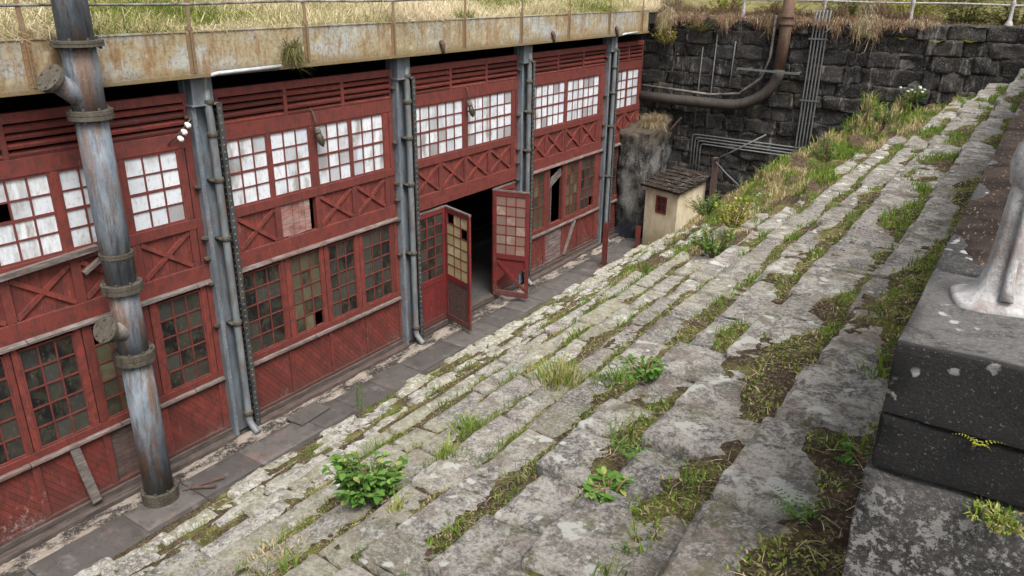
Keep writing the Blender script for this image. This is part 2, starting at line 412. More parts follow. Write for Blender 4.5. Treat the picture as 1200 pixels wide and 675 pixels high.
def stone_block(mb, lo, hi, r, n, amp, t, seed, chip=.5, tilt=(0,0), faces='all'):
    """a rounded, roughened ashlar: gridded box pulled in to a radius and pushed by noise"""
    lo, hi = Vector(lo), Vector(hi); c = (lo+hi)/2
    def params(a, b, k):
        L = b-a; rr_ = min(r, L*.3)
        mid = [a+rr_+(L-2*rr_)*i/k for i in range(k+1)]
        return [a, a+rr_*.35]+mid+[b-rr_*.35, b]
    px, py, pz = params(lo.x, hi.x, n[0]), params(lo.y, hi.y, n[1]), params(lo.z, hi.z, n[2])
    def put(p):
        q = Vector((min(max(p.x, lo.x+r), hi.x-r), min(max(p.y, lo.y+r), hi.y-r), min(max(p.z, lo.z+r), hi.z-r)))
        d = p-q; L = d.length
        edge = sum(1 for k in range(3) if abs(d[k]) > 1e-5)
        if L > 1e-6: p2 = q+d*(r/max(L, r) if edge > 1 else 1)
        else: p2 = p.copy()
        nn = d.normalized() if L > 1e-6 else Vector((0, 0, 1))
        h = fbm(p.x*2.6+seed, p.y*2.6, p.z*2.6, 5)*amp+fbm(p.x*9, p.y*9+seed, p.z*9, 3)*amp*.35
        if edge > 1:
            e = fbm(p.x*4.1+seed*2, p.y*4.1, p.z*4.1, 3); h -= max(0, e+.05)*chip*r*2.2
        p2 = p2+nn*h
        p2.z += (p.x-c.x)*tilt[0]+(p.y-c.y)*tilt[1]
        return p2
    def grid(us, vs, f, flip):
        o = len(mb.v); nu, nv = len(us), len(vs)
        for v in vs:
            for u in us: mb.v.append(tuple(put(f(u, v))))
        for j in range(nv-1):
            for i in range(nu-1):
                q = (o+j*nu+i, o+j*nu+i+1, o+(j+1)*nu+i+1, o+(j+1)*nu+i)
                mb.f.append(q[::-1] if flip else q); mb.t.append(t)
    if 't' in faces or faces == 'all': grid(px, py, lambda u, v: Vector((u, v, hi.z)), False)
    if 'l' in faces or faces == 'all': grid(py, pz, lambda u, v: Vector((lo.x, u, v)), True)
    if 'r' in faces: grid(py, pz, lambda u, v: Vector((hi.x, u, v)), False)
    if 'f' in faces or faces == 'all': grid(px, pz, lambda u, v: Vector((u, lo.y, v)), False)
    if 'b' in faces or faces == 'all': grid(px, pz, lambda u, v: Vector((u, hi.y, v)), True)

# ------------------------------------------------------------------ ground
YW = 21.8                                            # front of the end wall
g = MB(); g.box(-300, 300, -300, 300, -.4, -.06); g.build('ground', m_plain('packed_earth', (.06, .05, .04), .95, .1), None)
tag(bpy.data.objects['ground'], kind='structure', label='dark packed earth under the paving and stairs')
pv = MB(); y = -3.0
while y < YW+.1:
    L = rr(.75, 1.35); y1 = min(y+L, YW+.15); half = random.random() < .35
    xs_ = [-9.52, -8.9, -8.3] if half else [-9.52, -8.3]
    for a, b in zip(xs_[:-1], xs_[1:]):
        z = rr(-.008, .006)
        stone_block(pv, (a+.006, y+.006, -.15), (b-.006, y1-.006, z), .012, (5, 6, 1), .006, rr(0, 1), rr(0, 50), .6, (rr(-.006, .006), rr(-.006, .006)), 'tfrl')
    y = y1
tag(pv.build('pavement', SLAB, None, True), kind='structure', label='dark reddish flagstone path along the foot of the red facade')
gu = MB(); ny = 420; pts = []
for j in range(ny):
    yy = -3+25*j/(ny-1)
    for i in range(7):
        xx = -9.92+.42*i/6; e = max(0, fbm(xx*3, yy*2.2, 3, 4))
        pts.append((xx, yy, -.03+.055*e+.018*nz(xx*20, yy*20, 1)-(.02 if i in (0, 6) else 0)))
gu.sheet(pts, 7, ny)
tag(gu.build('path', RUBBLE, None, True), kind='structure', label='strip of crumbled pale mortar between the flagstones and the sill')

# ------------------------------------------------------------------ stairs
TX = [-.70,-1.304,-1.866,-2.495,-3.094,-3.737,-4.40,-5.047,-5.63,-6.21,-6.78,-7.35,-7.95,-8.564]
TZ = [5.37-.393*j for j in range(14)]
JO = {0: [-2.4,-1.4,-.3,.7,1.92,2.27,2.95,3.52,4.37,5.02,6.43], 1: [-2.1,-1,.2,1.1,1.98,2.6,3.05,3.49,4.16,4.97],
      2: [-2.6,-1.2,0,1.1,2.08,2.56,3.02,3.5,3.93,4.49,4.99,5.6,6.62], 3: [-2,-1,.1,1.2,2.25,2.58,3.1,3.9,4.8,5.61,6.29,6.91,7.48,8.25],
      4: [-2.3,-1,.4,1.4,2.5,3.35,4.46,5.2,6.05,6.78,7.55], 5: [-2,-.8,.6,1.5,2.45,3.54,4.17,4.61,5.7]}
JO[0] = [-2.4,-1.4,-.3,.7,2.26,2.95,3.52,4.37,5.02,6.43]
stairs = thing('stone_stairs', 'broad flight of worn grey granite steps with mossy joints facing the red workshop', 'stairs', (-4.6, 9.5, 0))
def mound(x, y):              # overgrown earth lying on the far part of the flight
    f = fbm(x*.9, y*.6, 31, 3)
    a = sstep(8.5, 14, y)*sstep(-2.2, -3.2, x)*sstep(-7.2, -5.2, x)*(.055+.22*f)
    b = sstep(16.5, 21.6, y)*sstep(-1.5, -2.8, x)*sstep(-7.9, -6.4, x)*(.30+.25*f)
    c = 0
    a = max(a, 0)
    return a+b+c
for j in range(14):
    mb = MB(); ys = list(JO.get(j, [-2.5+rr(-.4, .4)]))
    while ys[-1] < YW:
        ys.append(ys[-1]+rr(.42, .95) if j < 9 else ys[-1]+rr(.4, 1.0))
    back = (TX[j-1]+.10) if j else -.15
    for a, b in zip(ys[:-1], ys[1:]):
        if a > YW: break
        b = min(b, YW+.05); near = sqrt((a+b)**2/4+(TX[j])**2+(7-TZ[j])**2)
        k = 2 if near < 5 else 1
        nzs = (7*k, max(4, int((b-a)*13*k)), 2*k)
        wear = .8 if j < 8 else .85
        x0 = TX[j]+(rr(-.035, .045) if j < 3 else rr(-.022, .026)); gap = rr(.005, .013) if random.random() < .75 else rr(.014, .03)
        zt = TZ[j]+rr(-.034, .016)*(1 if j < 8 else 1.7)
        if j >= 8 and random.random() < .14 and a > 3: x0 += rr(.06, .2); zt -= rr(.02, .07)
        z0 = TZ[j]-.46
        stone_block(mb, (x0, a+gap, z0), (back, b-gap, zt), rr(.018, .036) if j < 8 else rr(.03, .06), nzs, .016 if j < 8 else .03,
                    rr(0, 1)**.8, rr(0, 90), wear, (rr(-.02, .03), rr(-.014, .014)), 'tlfb')
    mb.build('step', STONE, stairs, True)
ld_ = MB()
stone_block(ld_, (-.16, -2.5, 4.95), (2.2, 1.86, 5.355), .02, (14, 26, 2), .012, .5, 3.3, .5, (0, 0), 'tlfb')
ld_.build('landing', STONE, stairs, True)

# soil and moss that fill the joints and the backs of the treads (a real sheet that pokes out between the stones)
so = MB(); tufts = []                                  # (x,y,z, wildness)
for j in range(14):
    x0, x1 = TX[j]+.03, (TX[j-1]+.05 if j else -.17)
    nx, ny = 20, 1100; pts = []
    # how far the next step overhangs the eye line does not matter here: earth simply banks up against each riser
    bank = (.44, .46, .41, .36, .33, .31, .285, .28, .28, .29, .30, .30, .30, .30)[j]
    for q in range(ny):
        yy = -2.5+(YW+2.5)*(q/(ny-1))**1.5
        w_ = fbm(yy*1.1, j*5.3, 2.2, 4)
        for i in range(nx):
            u = (i/(nx-1))**1.25; xx = x0+(x1-x0)*u
            m = mound(xx, yy)
            f = fbm(xx*1.6+j*3.1, yy*1.1, 7.7+j, 4); k_ = 1.15 if j < 3 else .6
            off = -.047+.062*sstep(bank*.62, bank*1.3, u+(.26 if j < 3 else .11)*w_)+.062*k_*f*sstep(0, .3, u+.1)+.018*nz(xx*9, yy*9, j)+.016*nz(xx*22, yy*22, j)+.008*nz(xx*47, yy*47, j)
            if j == 0: off += .016*sstep(.2, .6, u)*sstep(9, 3.5, yy)
            off += m+m*.5*fbm(xx*2, yy*2, 5, 3)
            if i == 0: off -= .05*(1-min(1, m*5))
            z = TZ[j]+off; pts.append((xx, yy, z))
            tufts.append((xx, yy, z, off, m, u))
    so.sheet(pts, nx, ny)
tag(so.build('soil', SOIL, None, True), 'brown and mossy soil lodged in the joints of the stone stairs', 'soil', None, 'stuff')

# ------------------------------------------------------------------ parapet wall on the right
pw = thing('parapet_wall', 'dark coping wall of squared stone beside the top step carrying a white railing post', 'wall', (.2, 11, 5.0))
cb = MB()
CW0, CW1 = -.175, .52
rows = [(6.065, 6.25, [1.82, 2.42, 3.4, 4.5, 5.4, 6.5, 7.7]), (5.92, 6.06, [1.825, 2.7, 3.9, 5.0]), (5.45, 5.912, [1.80, 3.2, 4.6, 6.0]), (5.0, 5.44, [1.81, 3, 5])]
for ri, (za, zb, ys) in enumerate(rows):
    ys = list(ys)
    while ys[-1] < YW: ys.append(ys[-1]+rr(.8, 1.3))
    for a, b in zip(ys[:-1], ys[1:]):
        near = a < 4; b = min(b, YW); t = rr(.1, .5)
        if a < 1.9: t = (.75, .10, .30, .3)[ri]
        x0 = CW0+(.0, .004, -.012, -.02)[ri]+rr(-.004, .004)
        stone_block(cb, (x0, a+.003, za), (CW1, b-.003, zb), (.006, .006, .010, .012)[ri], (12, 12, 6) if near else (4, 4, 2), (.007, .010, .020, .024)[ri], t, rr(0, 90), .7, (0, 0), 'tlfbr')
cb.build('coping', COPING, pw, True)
li = MB(); ny = 300; pts = []
for q in range(ny):
    yy = 2.36+(YW-2.36)*q/(ny-1)
    for i in range(8):
        u = i/7; xx = CW0+.004+(CW1-CW0-.008)*u
        pts.append((xx, yy, 6.250+.012*sstep(2.36, 2.7, yy)+.010*fbm(xx*3, yy*3, 2, 3)-.012*sstep(2.75, 2.36, yy)-(.012 if i in (0, 7) else 0)))
li.sheet(pts, 8, ny)
tag(li.build('pine_litter', LITTER, None, True), 'brown pine needle litter lying along the top of the parapet wall', 'litter', None, 'stuff')

te = MB(); te.box(.53, 40, 1.84, 60, 4.9, 6.10); te.box(2.21, 40, -12, 1.838, 4.9, 6.10)
nx, ny = 60, 80; pts = []
for q in range(ny):
    yy = 1.80+40*(q/(ny-1))**1.5
    for i in range(nx):
        xx = .525+30*(i/(nx-1))**1.7; pts.append((xx, yy, 6.135+.022*fbm(xx*1.5, yy*1.5, 4, 4)))
te.sheet(pts, nx, ny)
tag(te.build('terrace', SOIL, None), kind='structure', label='mossy earth terrace behind the parapet wall')

def rail_post(name, label, cat, loc, h, ang, group=None, near=True):
    t = thing(name, label, cat, loc, ang, group)
    b = MB(); n = 10
    # flared foot plate and tapering cruciform stem
    prof = [(0, .108, .092), (.013, .107, .091), (.017, .098, .080), (.026, .074, .058), (.05, .056, .042), (.10, .044, .033), (.20, .037, .028), (.32, .033, .026), (h, .030, .024)]
    seg = 24; o = 0; vs = []; fs = []
    for z, rx, ry in prof:
        for k in range(seg):
            a = 2*pi*k/seg; e = .5
            vs.append((rx*math.copysign(abs(cos(a))**e, cos(a)), ry*math.copysign(abs(sin(a))**e, sin(a)), z))
    for i in range(len(prof)-1):
        for k in range(seg): fs.append((i*seg+k, i*seg+(k+1) % seg, (i+1)*seg+(k+1) % seg, (i+1)*seg+k))
    fs.append(tuple((len(prof)-1)*seg+k for k in range(seg)))
    b.add(vs, fs); st = b.build('stem', WHITEM, t, True, 0, True)
    r = MB(); r.tube([(0, -.070, .03), (0, -.052, .06), (0, -.043, .14), (0, -.037, .32), (0, -.033, h-.02)], [.016, .012, .010, .009, .008], 8)
    r.build('rib', WHITEM, t, True, 0, True)
    for zz in (.36, .84):
        bs = MB(); bs.tube([(0, 0, zz-.06), (0, 0, zz-.045), (0, 0, zz), (0, 0, zz+.045), (0, 0, zz+.06)], [.028, .042, .050, .042, .028], 16)
        bs.build('boss', WHITEM, t, True, 0, True)
    return t
rail_post('railing_post', 'white painted iron railing post with flared foot on the near coping stone', 'railing post', (.0, 2.235, 6.247), 1.0, radians(14))
pr = thing('handrail', 'pale pipe handrail with two rails running along the top of the parapet wall', 'handrail', (.0, 12, 6.25))
for zz in (.36, .84):
    m = MB(); m.tube([(.0, 2.235+.06, 6.247+zz), (.0, YW, 6.247+zz)], .021, 10); m.build('rail', WHITEM, pr, True)
for yy in (5.2, 8.2, 11.2, 14.2, 17.2, 20.2):
    m = MB(); m.tube([(0, yy, 6.25), (0, yy, 6.30), (0, yy, 7.25)], [.07, .042, .036], 10); m.build('post', WHITEM, pr, True)

# ------------------------------------------------------------------ end wall of black masonry
wl = thing('masonry_wall', 'sooty black squared stone retaining wall closing the far end of the stairs', 'wall', (-4.5, 22.3, 0))
mb = MB(); z = -.1; zs_ = []
while z < 6.1: h = rr(.30, .43); zs_.append((z, min(z+h, 6.22))); z += h
for (za, zb) in zs_:
    x = -10.6+rr(-.3, .3)
    while x < 1.8:
        L = rr(.35, .95); top = zb
        st = 5.6 + .0
        if zb > .45*0 and za < 6.3:
            dep = rr(-.05, .05)
            stone_block(mb, (x+.010, YW+dep, za+.008+rr(-.02, .015)), (x+L-.010, YW+.6, zb-.008+rr(-.015, .02)), rr(.015, .03), (8, 2, 6), .055, rr(0, 1)**1.3, rr(0, 99), .8, (0, 0), 'tlfr')
        x += L
mb.build('ashlar', BLACK, wl, True)
bk = MB(); bk.box(-10.6, 1.8, YW+.07, YW+.9, -.1, 6.17); bk.build('wall_core', m_plain('lime_streaked_mortar', (.17, .16, .15), .95, .1, .8, 5), wl)

# ground behind the wall and over the roof
tg = MB(); pts = []; nx, ny = 30, 60
for q in range(ny):
    yy = -8+46*q/(ny-1)
    for i in range(nx):
        xx = -9.85-46*(i/(nx-1))**1.6; d = -9.85-xx
        pts.append((xx, yy, 6.27+.03*min(1, d*2)+max(0, d-2.5)*.11+.08*fbm(xx*.6, yy*.6, 1, 3)*min(1, d)))
tg.sheet(pts, nx, ny)
tag(tg.build('terrain', EARTH, None, True), kind='structure', label='grassed earth bank covering the workshop roof')
tb = MB(); pts = []; nx, ny = 60, 22
for q in range(ny):
    yy = YW+.5+40*(q/(ny-1))**1.6; d = yy-YW-.5
    for i in range(nx):
        xx = -16+36*i/(nx-1); pts.append((xx, yy, 6.19+.03*fbm(xx, yy, 3, 3)+max(0, d-1.2)*.20))
tb.sheet(pts, nx, ny)
tag(tb.build('bank', EARTH, None, True), kind='structure', label='earth bank rising behind the black masonry wall')

# ------------------------------------------------------------------ the red workshop
bd = thing('workshop_building', 'long weathered red timber workshop with white upper windows and blue steel columns', 'building', (-13.5, 10, 0))
X0 = -10.0
COLS = [-1.53, 2.65, 6.83, 11.05, 15.2, 19.4]
def window(y0, y1, z0, z1, cols, rows, kind, missing=(), tilt=0, glassmat=None, x=X0, bold=None):
    f = MB(); fr = .028; xf = x-.012; y0 -= .022; y1 += .022
    f.box(xf-.05, xf, y0, y0+fr, z0, z1, .6); f.box(xf-.05, xf, y1-fr, y1, z0, z1, .6)
    f.box(xf-.05, xf, y0+fr, y1-fr, z0, z0+fr, .6); f.box(xf-.05, xf, y0+fr, y1-fr, z1-fr, z1, .6)
    ya, yb, za, zb = y0+fr, y1-fr, z0+fr, z1-fr; mw = .011
    for k in range(1, cols):
        c = ya+(yb-ya)*k/cols; e = mw*(1.6 if cols == 6 and k == 3 else 1); f.box(xf-.035, xf-.008, c-e, c+e, za, zb, .5)
    for k in range(1, rows):
        c = za+(zb-za)*k/rows; e = mw*(1.7 if bold == k else 1); f.box(xf-.033, xf-.010, ya, yb, c-e, c+e, .5)
    o = f.build('window', RED, bd)
    g_ = MB()
    for a in range(cols):
        for b in range(rows):
            if (a, b) in missing: continue
            u0, u1 = ya+(yb-ya)*a/cols, ya+(yb-ya)*(a+1)/cols; v0, v1 = za+(zb-za)*b/rows, za+(zb-za)*(b+1)/rows
            d = rr(-.002, .002); xg = xf-.024
            g_.box(xg-.004+d, xg+d, u0, u1, v0, v1, random.random())
    g_.build('glass', glassmat or (WHITEGL if kind == 'up' else DARKGL), o)
    return o
def clip_poly(poly, y0, y1, z0, z1):
    for ax, lim, sg in ((0, y0, 1), (0, y1, -1), (1, z0, 1), (1, z1, -1)):
        out = []
        for i in range(len(poly)):
            a, b = poly[i-1], poly[i]; ia, ib = sg*(a[ax]-lim) >= 0, sg*(b[ax]-lim) >= 0
            if ia != ib:
                t = (lim-a[ax])/(b[ax]-a[ax]); out.append((a[0]+(b[0]-a[0])*t, a[1]+(b[1]-a[1])*t))
            if ib: out.append(b)
        poly = out
        if len(poly) < 3: return []
    return poly
def boards(mb, y0, y1, z0, z1, ang, bw=.085, x=X0-.03, th=.02):
    """boarding clipped to a rectangle, each board its own slightly different colour and depth"""
    mb.box(x-th-.012, x-th, y0, y1, z0, z1, .1)
    c, s_ = cos(ang), sin(ang); R = 3.0; cy, cz = (y0+y1)/2, (z0+z1)/2; k = -40
    while k < 40:
        a, b = k*bw+.0016, (k+1)*bw-.0016; k += 1
        poly = [(cy+c*l-s_*w_, cz+s_*l+c*w_) for l, w_ in ((-R, a), (R, a), (R, b), (-R, b))]
        poly = clip_poly(poly, y0, y1, z0, z1)
        if not poly: continue
        n = len(poly); d = rr(-.002, .002); tt = rr(.3, .85)
        vs = [(x+d, p[0], p[1]) for p in poly]+[(x-th+.002, p[0], p[1]) for p in poly]
        mb.add(vs, [tuple(range(n)), tuple(reversed(range(n, 2*n)))]+[(i, n+i, n+(i+1) % n, (i+1) % n) for i in range(n)], tt)
def xpanel(y0, y1, z0, z1, name='braced_panel', mat=REDB):
    m = MB(); boards(m, y0, y1, z0, z1, pi/2, .12, X0-.045)
    w_ = .075
    m.bar((X0-.030, y0, z0+.03), (X0-.030, y1, z1-.03), .03, w_, (0, -.6, .8), .75)
    m.bar((X0-.024, y0, z1-.03), (X0-.024, y1, z0+.03), .03, w_, (0, .6, .8), .85)
    # keep the ends inside the bay frame
    m.v = [(v[0], min(max(v[1], y0), y1), min(max(v[2], z0), z1)) for v in m.v]
    return m.build(name, mat, bd)
def louvre(y0, y1, n=4):
    m = MB(); za, zb = 4.99, 5.40
    pass
    for k in range(n):
        c = za+(zb-za)*(k+.5)/n; h = (zb-za)/n
        e = rr(-.008, .008)
        m.hexa([(X0-.080, y0, c+h*.16), (X0-.004, y0, c-h*.46+e), (X0-.004, y1, c-h*.46+e+rr(-.006, .006)), (X0-.080, y1, c+h*.16)],
               [(X0-.076, y0, c+h*.26), (X0+.006, y0, c-h*.12+e), (X0+.006, y1, c-h*.12+e+rr(-.006, .006)), (X0-.076, y1, c+h*.26)], random.random())
    return m.build('louvre_panel', REDB, bd)

def bay(ya, yb, ups, xps, lows, dado, name, louv=None, lower=True):
    """ya..yb clear width between columns"""
    f = MB(); fx0, fx1 = X0-.10, X0
    def H(z0, z1, d=0, t=.5, a=ya, b=yb): f.box(fx0, fx1+d, a, b, z0, z1, t)
    def V(y0, y1, z0, z1, d=-.004, t=.5):
        if y1-y0 > .15:
            q = (y0+y1)/2+rr(-.01, .01); f.box(fx0+.002, fx1+d-.03, q-.01, q+.01, z0, z1, 0)
            f.box(fx0+.002, fx1+d+rr(-.004, .006), y0, q-.007, z0, z1, rr(.2, 1)); f.box(fx0+.002, fx1+d+rr(-.004, .006), q+.007, y1, z0, z1, rr(.2, 1))
        elif y1-y0 > .004: f.box(fx0+.002, fx1+d, y0, y1, z0, z1, t)
    H(5.40, 5.52, .004, .7); H(4.77, 4.99, .0, .55); H(3.575, 3.725, .004, .5); H(2.70, 3.0, .002, .6)
    def fill(list_, z0, z1, e=0):
        prev = ya; list_ = [(a-e, b+e) for a, b in list_]
        for a, b in list_: V(prev, a, z0, z1, -.004, rr(.3, .8)); prev = b
        V(prev, yb, z0, z1, -.004, rr(.3, .8))
    fill(louv, 4.99, 5.40); fill(ups, 3.725, 4.77, .0225); fill(xps, 3.0, 3.575)
    if lower:
        H(1.02, 1.20, .0, .5)
        fill(lows, 1.20, 2.70, .0225)
        H(.14, .19, .002, .2)
        fill(dado, .19, 1.02)
    f.build('timber_frame', RED, bd, False, .006)
    for a, b in louv: louvre(a, b)
    if lower:
        d = MB(); yy = ya
        while yy < yb-.01:
            y2 = min(yy+rr(.6, 1.5), yb)
            d.hexa([(X0-.01, yy, 2.715), (X0+.06, yy, 2.70), (X0+.06, y2-.01, 2.70), (X0-.01, y2-.01, 2.715)], [(X0-.01, yy, 2.765), (X0+.055+rr(-.01, .01), yy, 2.725+rr(-.01, .01)), (X0+.055, y2-.01, 2.725+rr(-.01, .01)), (X0-.01, y2-.01, 2.765)], rr(0, .7))
            yy = y2
        d.build('drip_board', GREYWOOD, bd)
        d = MB(); yy = ya
        while yy < yb-.01:
            y2 = min(yy+rr(.6, 1.5), yb)
            d.hexa([(X0-.01, yy, 1.055), (X0+.045, yy, 1.04), (X0+.045, y2-.012, 1.04), (X0-.01, y2-.012, 1.055)], [(X0-.01, yy, 1.10), (X0+.04, yy, 1.075+rr(-.008, .008)), (X0+.04, y2-.012, 1.075+rr(-.008, .008)), (X0-.01, y2-.012, 1.10)], rr(0, .5))
            yy = y2
        d.build('sill_board', GREYWOOD, bd)
def louv3(a, b): L = b-a; return [(a+.06, a+L*.335), (a+L*.335+.07, a+L*.665-.0), (a+L*.665+.07, b-.05)]

# --- bay beyond the left edge and the first bay in view (two plank doors)
def upset(l, miss={}, mats={}):
    for i, (a, b) in enumerate(l): window(a, b, 3.725, 4.77, 6 if b-a > 1.2 else (2 if b-a < .72 else 3), 4, 'up', miss.get(i, ()), 0, mats.get(i), bold=2)
def lowset(l, mats={}, miss={}, rows=5):
    for i, (a, b) in enumerate(l): window(a, b, 1.20, 2.64, 3, rows, 'low', miss.get(i, ()), 0, mats.get(i))
for off, nm in ((-4.18, 'x'), (0, 'A')):
    ya, yb = 2.88+off, 6.60+off
    U = [(2.98+off, 3.72+off), (3.83+off, 4.58+off), (4.71+off, 5.47+off), (5.57+off, 6.35+off)]
    XP = [(2.98+off, 3.75+off), (3.87+off, 4.62+off), (4.75+off, 5.47+off), (5.60+off, 6.37+off)]
    LO = [(2.98+off, 3.60+off), (3.80+off, 4.46+off), (4.72+off, 5.40+off), (5.70+off, 6.38+off)]
    DA = [(2.95+off, 3.62+off), (3.72+off, 4.58+off), (4.68+off, 5.46+off), (5.58+off, 6.48+off)]
    bay(ya, yb, U, XP, LO, DA, nm, louv3(ya, yb))
    upset(U, {1: ((0, 2),)} if off == 0 else {})
    for a, b in XP: xpanel(a, b, 3.0, 3.575)
    lowset(LO, {2: OLIVEGL, 1: DARKGL}, {2: ((0, 4),)})
    for i, (a, b) in enumerate(DA):
        m = MB()
        if i == 2: boards(m, a, b, .19, 1.02, pi/2, .13, X0-.05); m.build('boarded_panel', DARKWOOD, bd)
        else: boards(m, a, b, .19, 1.02, radians(-52 if i < 2 else -50), .075); m.build('boarded_panel', REDB, bd)
m = MB(); m.bar((X0+.02, 4.17, 1.02), (X0+.12, 4.27, .14), .13, .025, (1, 0, .3), .0)
pl = m.build('loose_plank', GREYWOOD, None)
tag(pl, 'grey plank leaning against the diagonal boarding of the left red door', 'plank')
m = MB(); m.bar((X0+.03, 3.6, 3.62), (X0+.035, 4.98, 3.70), .07, .09, (1, 0, 0), .1); m.bar((X0+.03, 4.75, 3.4), (X0+.05, 5.15, 3.62), .05, .08, (1, 0, 0), .2)
m.build('rotten_rail', GREYWOOD, bd)
# --- second bay
ya, yb = 7.06, 10.80
U = [(7.15, 7.90), (7.99, 8.76), (8.93, 9.68), (9.75, 10.54)]; XP = [(7.21, 7.93), (8.05, 8.80), (8.90, 9.67), (9.79, 10.53)]
LO = [(7.15, 7.90), (8.14, 8.78), (9.0, 9.62), (9.85, 10.58)]; DA = [(7.10, 7.93), (8.0, 8.88), (8.93, 9.80), (9.83, 10.75)]
bay(ya, yb, U, XP, LO, DA, 'B', louv3(ya, yb)); upset(U)
for i in (0, 2, 3): xpanel(*XP[i], 3.0, 3.575)
m = MB()
for k in range(5):
    a = 8.06+k*.125; m.box(X0-.06, X0-.038+rr(-.004, .008), a, a+.119, 3.0+rr(0, .03), 3.575-rr(0, .02), rr(.3, 1))
m.build('boarded_panel', m_wood('peeling_red_boards', (.20, .04, .03), (.30, .27, .24)), bd)
lowset(LO, {1: OLIVEGL}, {1: ((2, 0),)})
for i, (a, b) in enumerate(DA): m = MB(); boards(m, a, b, .19, 1.02, radians(-50), .075); m.build('boarded_panel', REDB, bd)
# --- third bay with the open folding doors
ya, yb = 11.27, 14.97
U = [(11.33, 12.93), (13.10, 14.74)]; XP = [(11.40, 12.12), (12.24, 12.97), (13.07, 13.83), (13.94, 14.72)]
bay(ya, yb, U, XP, [], [], 'C', louv3(ya, yb), lower=False); upset(U)
for a, b in XP: xpanel(a, b, 3.0, 3.575)
def leaf(y0, x0, y1, x1, style, label=None):
    """one leaf of a folding door hung between two points in plan"""
    W = sqrt((y1-y0)**2+(x1-x0)**2); ang = atan2(-(x1-x0), y1-y0)
    f = MB(); T = .024; H0, H1 = .10, 2.62; s_ = .085
    f.box(-T, T, 0, s_, H0, H1, .5); f.box(-T, T, W-s_, W, H0, H1, .6)
    for a, b in ((H0, H0+.13), (1.02, 1.15), (H1-.10, H1)): f.box(-T+.001, T-.001, s_, W-s_, a, b, .4)
    za, zb = 1.15, H1-.10
    cols, rows = 3, 6
    for k in range(1, cols): c = s_+(W-2*s_)*k/cols; f.box(-.014, .014, c-.011, c+.011, za, zb, .5)
    for k in range(1, rows): c = za+(zb-za)*k/rows; f.box(-.012, .012, s_, W-s_, c-.011, c+.011, .5)
    o = bpy.data.objects.new('folding_door', None)
    o = f.build('folding_door', {'cream': REDD, 'rosy': REDD, 'plain': REDD}[style], None, False, .005)
    o.parent = bd; o.location = Vector((x0, y0, 0))-bd.location; o.rotation_euler = (0, 0, ang)
    if label: o['label'] = label
    g_ = MB()
    for a in range(cols):
        for b in range(rows):
            if style == 'cream' and (a, b) in ((0, 5), (2, 4)): continue
            g_.box(-.003, .003, s_+(W-2*s_)*a/cols, s_+(W-2*s_)*(a+1)/cols, za+(zb-za)*b/rows, za+(zb-za)*(b+1)/rows, random.random())
    g_.build('glass', {'cream': CREAMGL, 'rosy': REDGL, 'plain': DARKGL}[style], o, local=True)
    p = MB(); z0, z1 = H0+.13, 1.02
    if style == 'plain':
        k = s_
        while k < W-s_-.01: p.box(-.012, .012+rr(0, .004), k+.002, min(k+.07, W-s_)-.002, z0, z1, random.random()); k += .07
        p.build('door_panel', REDD, o, local=True)
    elif style == 'cream':
        k = s_
        while k < W-s_-.01: p.box(-.012, .012, k+.002, min(k+.12, W-s_)-.002, z0, z1, random.random()); k += .12
        p.build('door_panel', DARKWOOD, o, local=True)
    else:
        p.bar((0, W-s_, z0+.05), (0, s_, z1-.05), .02, .07, (0, .7, .7), .4)
        vs = [(-.008, s_, z1), (-.008, W-s_, z1), (-.008, W-s_, z0+.62), (-.008, W*.6, z0+.30), (-.008, W*.35, z0+.42), (-.008, s_, z0+.2)]
        p.add(vs+[(v[0]-.012, v[1], v[2]) for v in vs], [tuple(range(6)), tuple(reversed(range(6, 12)))]+[(i, i+6, (i+1) % 6+6, (i+1) % 6) for i in range(6)], .6)
        p.build('door_panel', REDD, o, local=True)
    c = MB(); c.box(-T-.006, T+.006, 0, W, H1, H1+.035, .3); c.build('cap_rail', GREYWOOD, o, local=True)
leaf(11.34, X0-.02, 12.27, X0-.02, 'plain')
leaf(12.29, X0-.02, 12.0, X0+.86, 'cream', 'dark red folding door leaf with cream panes and a charred lower panel')
leaf(14.90, X0-.02, 14.02, X0-.02, 'plain')
leaf(14.0, X0+.01, 14.22, X0+.85, 'rosy', 'folded door leaf with rosy panes and a broken lower panel')
# --- fourth bay
ya, yb = 15.42, 19.18
U = [(15.50, 17.08), (17.22, 18.86)]; XP = [(15.52, 16.22), (16.32, 17.05), (17.22, 17.95), (18.05, 18.80)]
LO = [(15.54, 16.22), (16.50, 17.08), (17.33, 17.92), (18.10, 18.83)]; DA = [(15.5, 16.25), (16.35, 17.16), (17.25, 18.0), (18.06, 18.95)]
bay(ya, yb, U, XP, LO, DA, 'D', louv3(ya, yb)); upset(U)
for a, b in XP: xpanel(a, b, 3.0, 3.575)
lowset([LO[0]], {0: OLIVEGL}); lowset([LO[2]], {0: OLIVEGL}); lowset([LO[3]], {}, {0: ((2, 0),)})
m = MB(); m.bar((X0-.05, 16.5, 2.25), (X0-.05, 17.08, 2.5), .03, .20, (0, -.3, 1), .1); m.bar((X0-.06, 16.62, 1.2), (X0-.06, 16.62, 2.2), .02, .03, (1, 0, 0), .2)
m.build('broken_sash', GREYWOOD, bd)
for i, (a, b) in enumerate(DA):
    m = MB()
    if i == 1: boards(m, a, b, .19, 1.02, 0, .16, X0-.03); m.build('boarded_panel', m_wood('sooty_grey_boards', (.03, .028, .027), (.22, .21, .20)), bd)
    else: boards(m, a, b, .19, 1.02, radians(-50 if i != 3 else -60), .075); m.build('boarded_panel', REDB, bd)
m = MB(); m.bar((X0+.03, 17.25, .2), (X0+.03, 17.75, 1.04), .02, .09, (1, 0, 0), .1); m.build('brace_strut', GREYWOOD, bd)
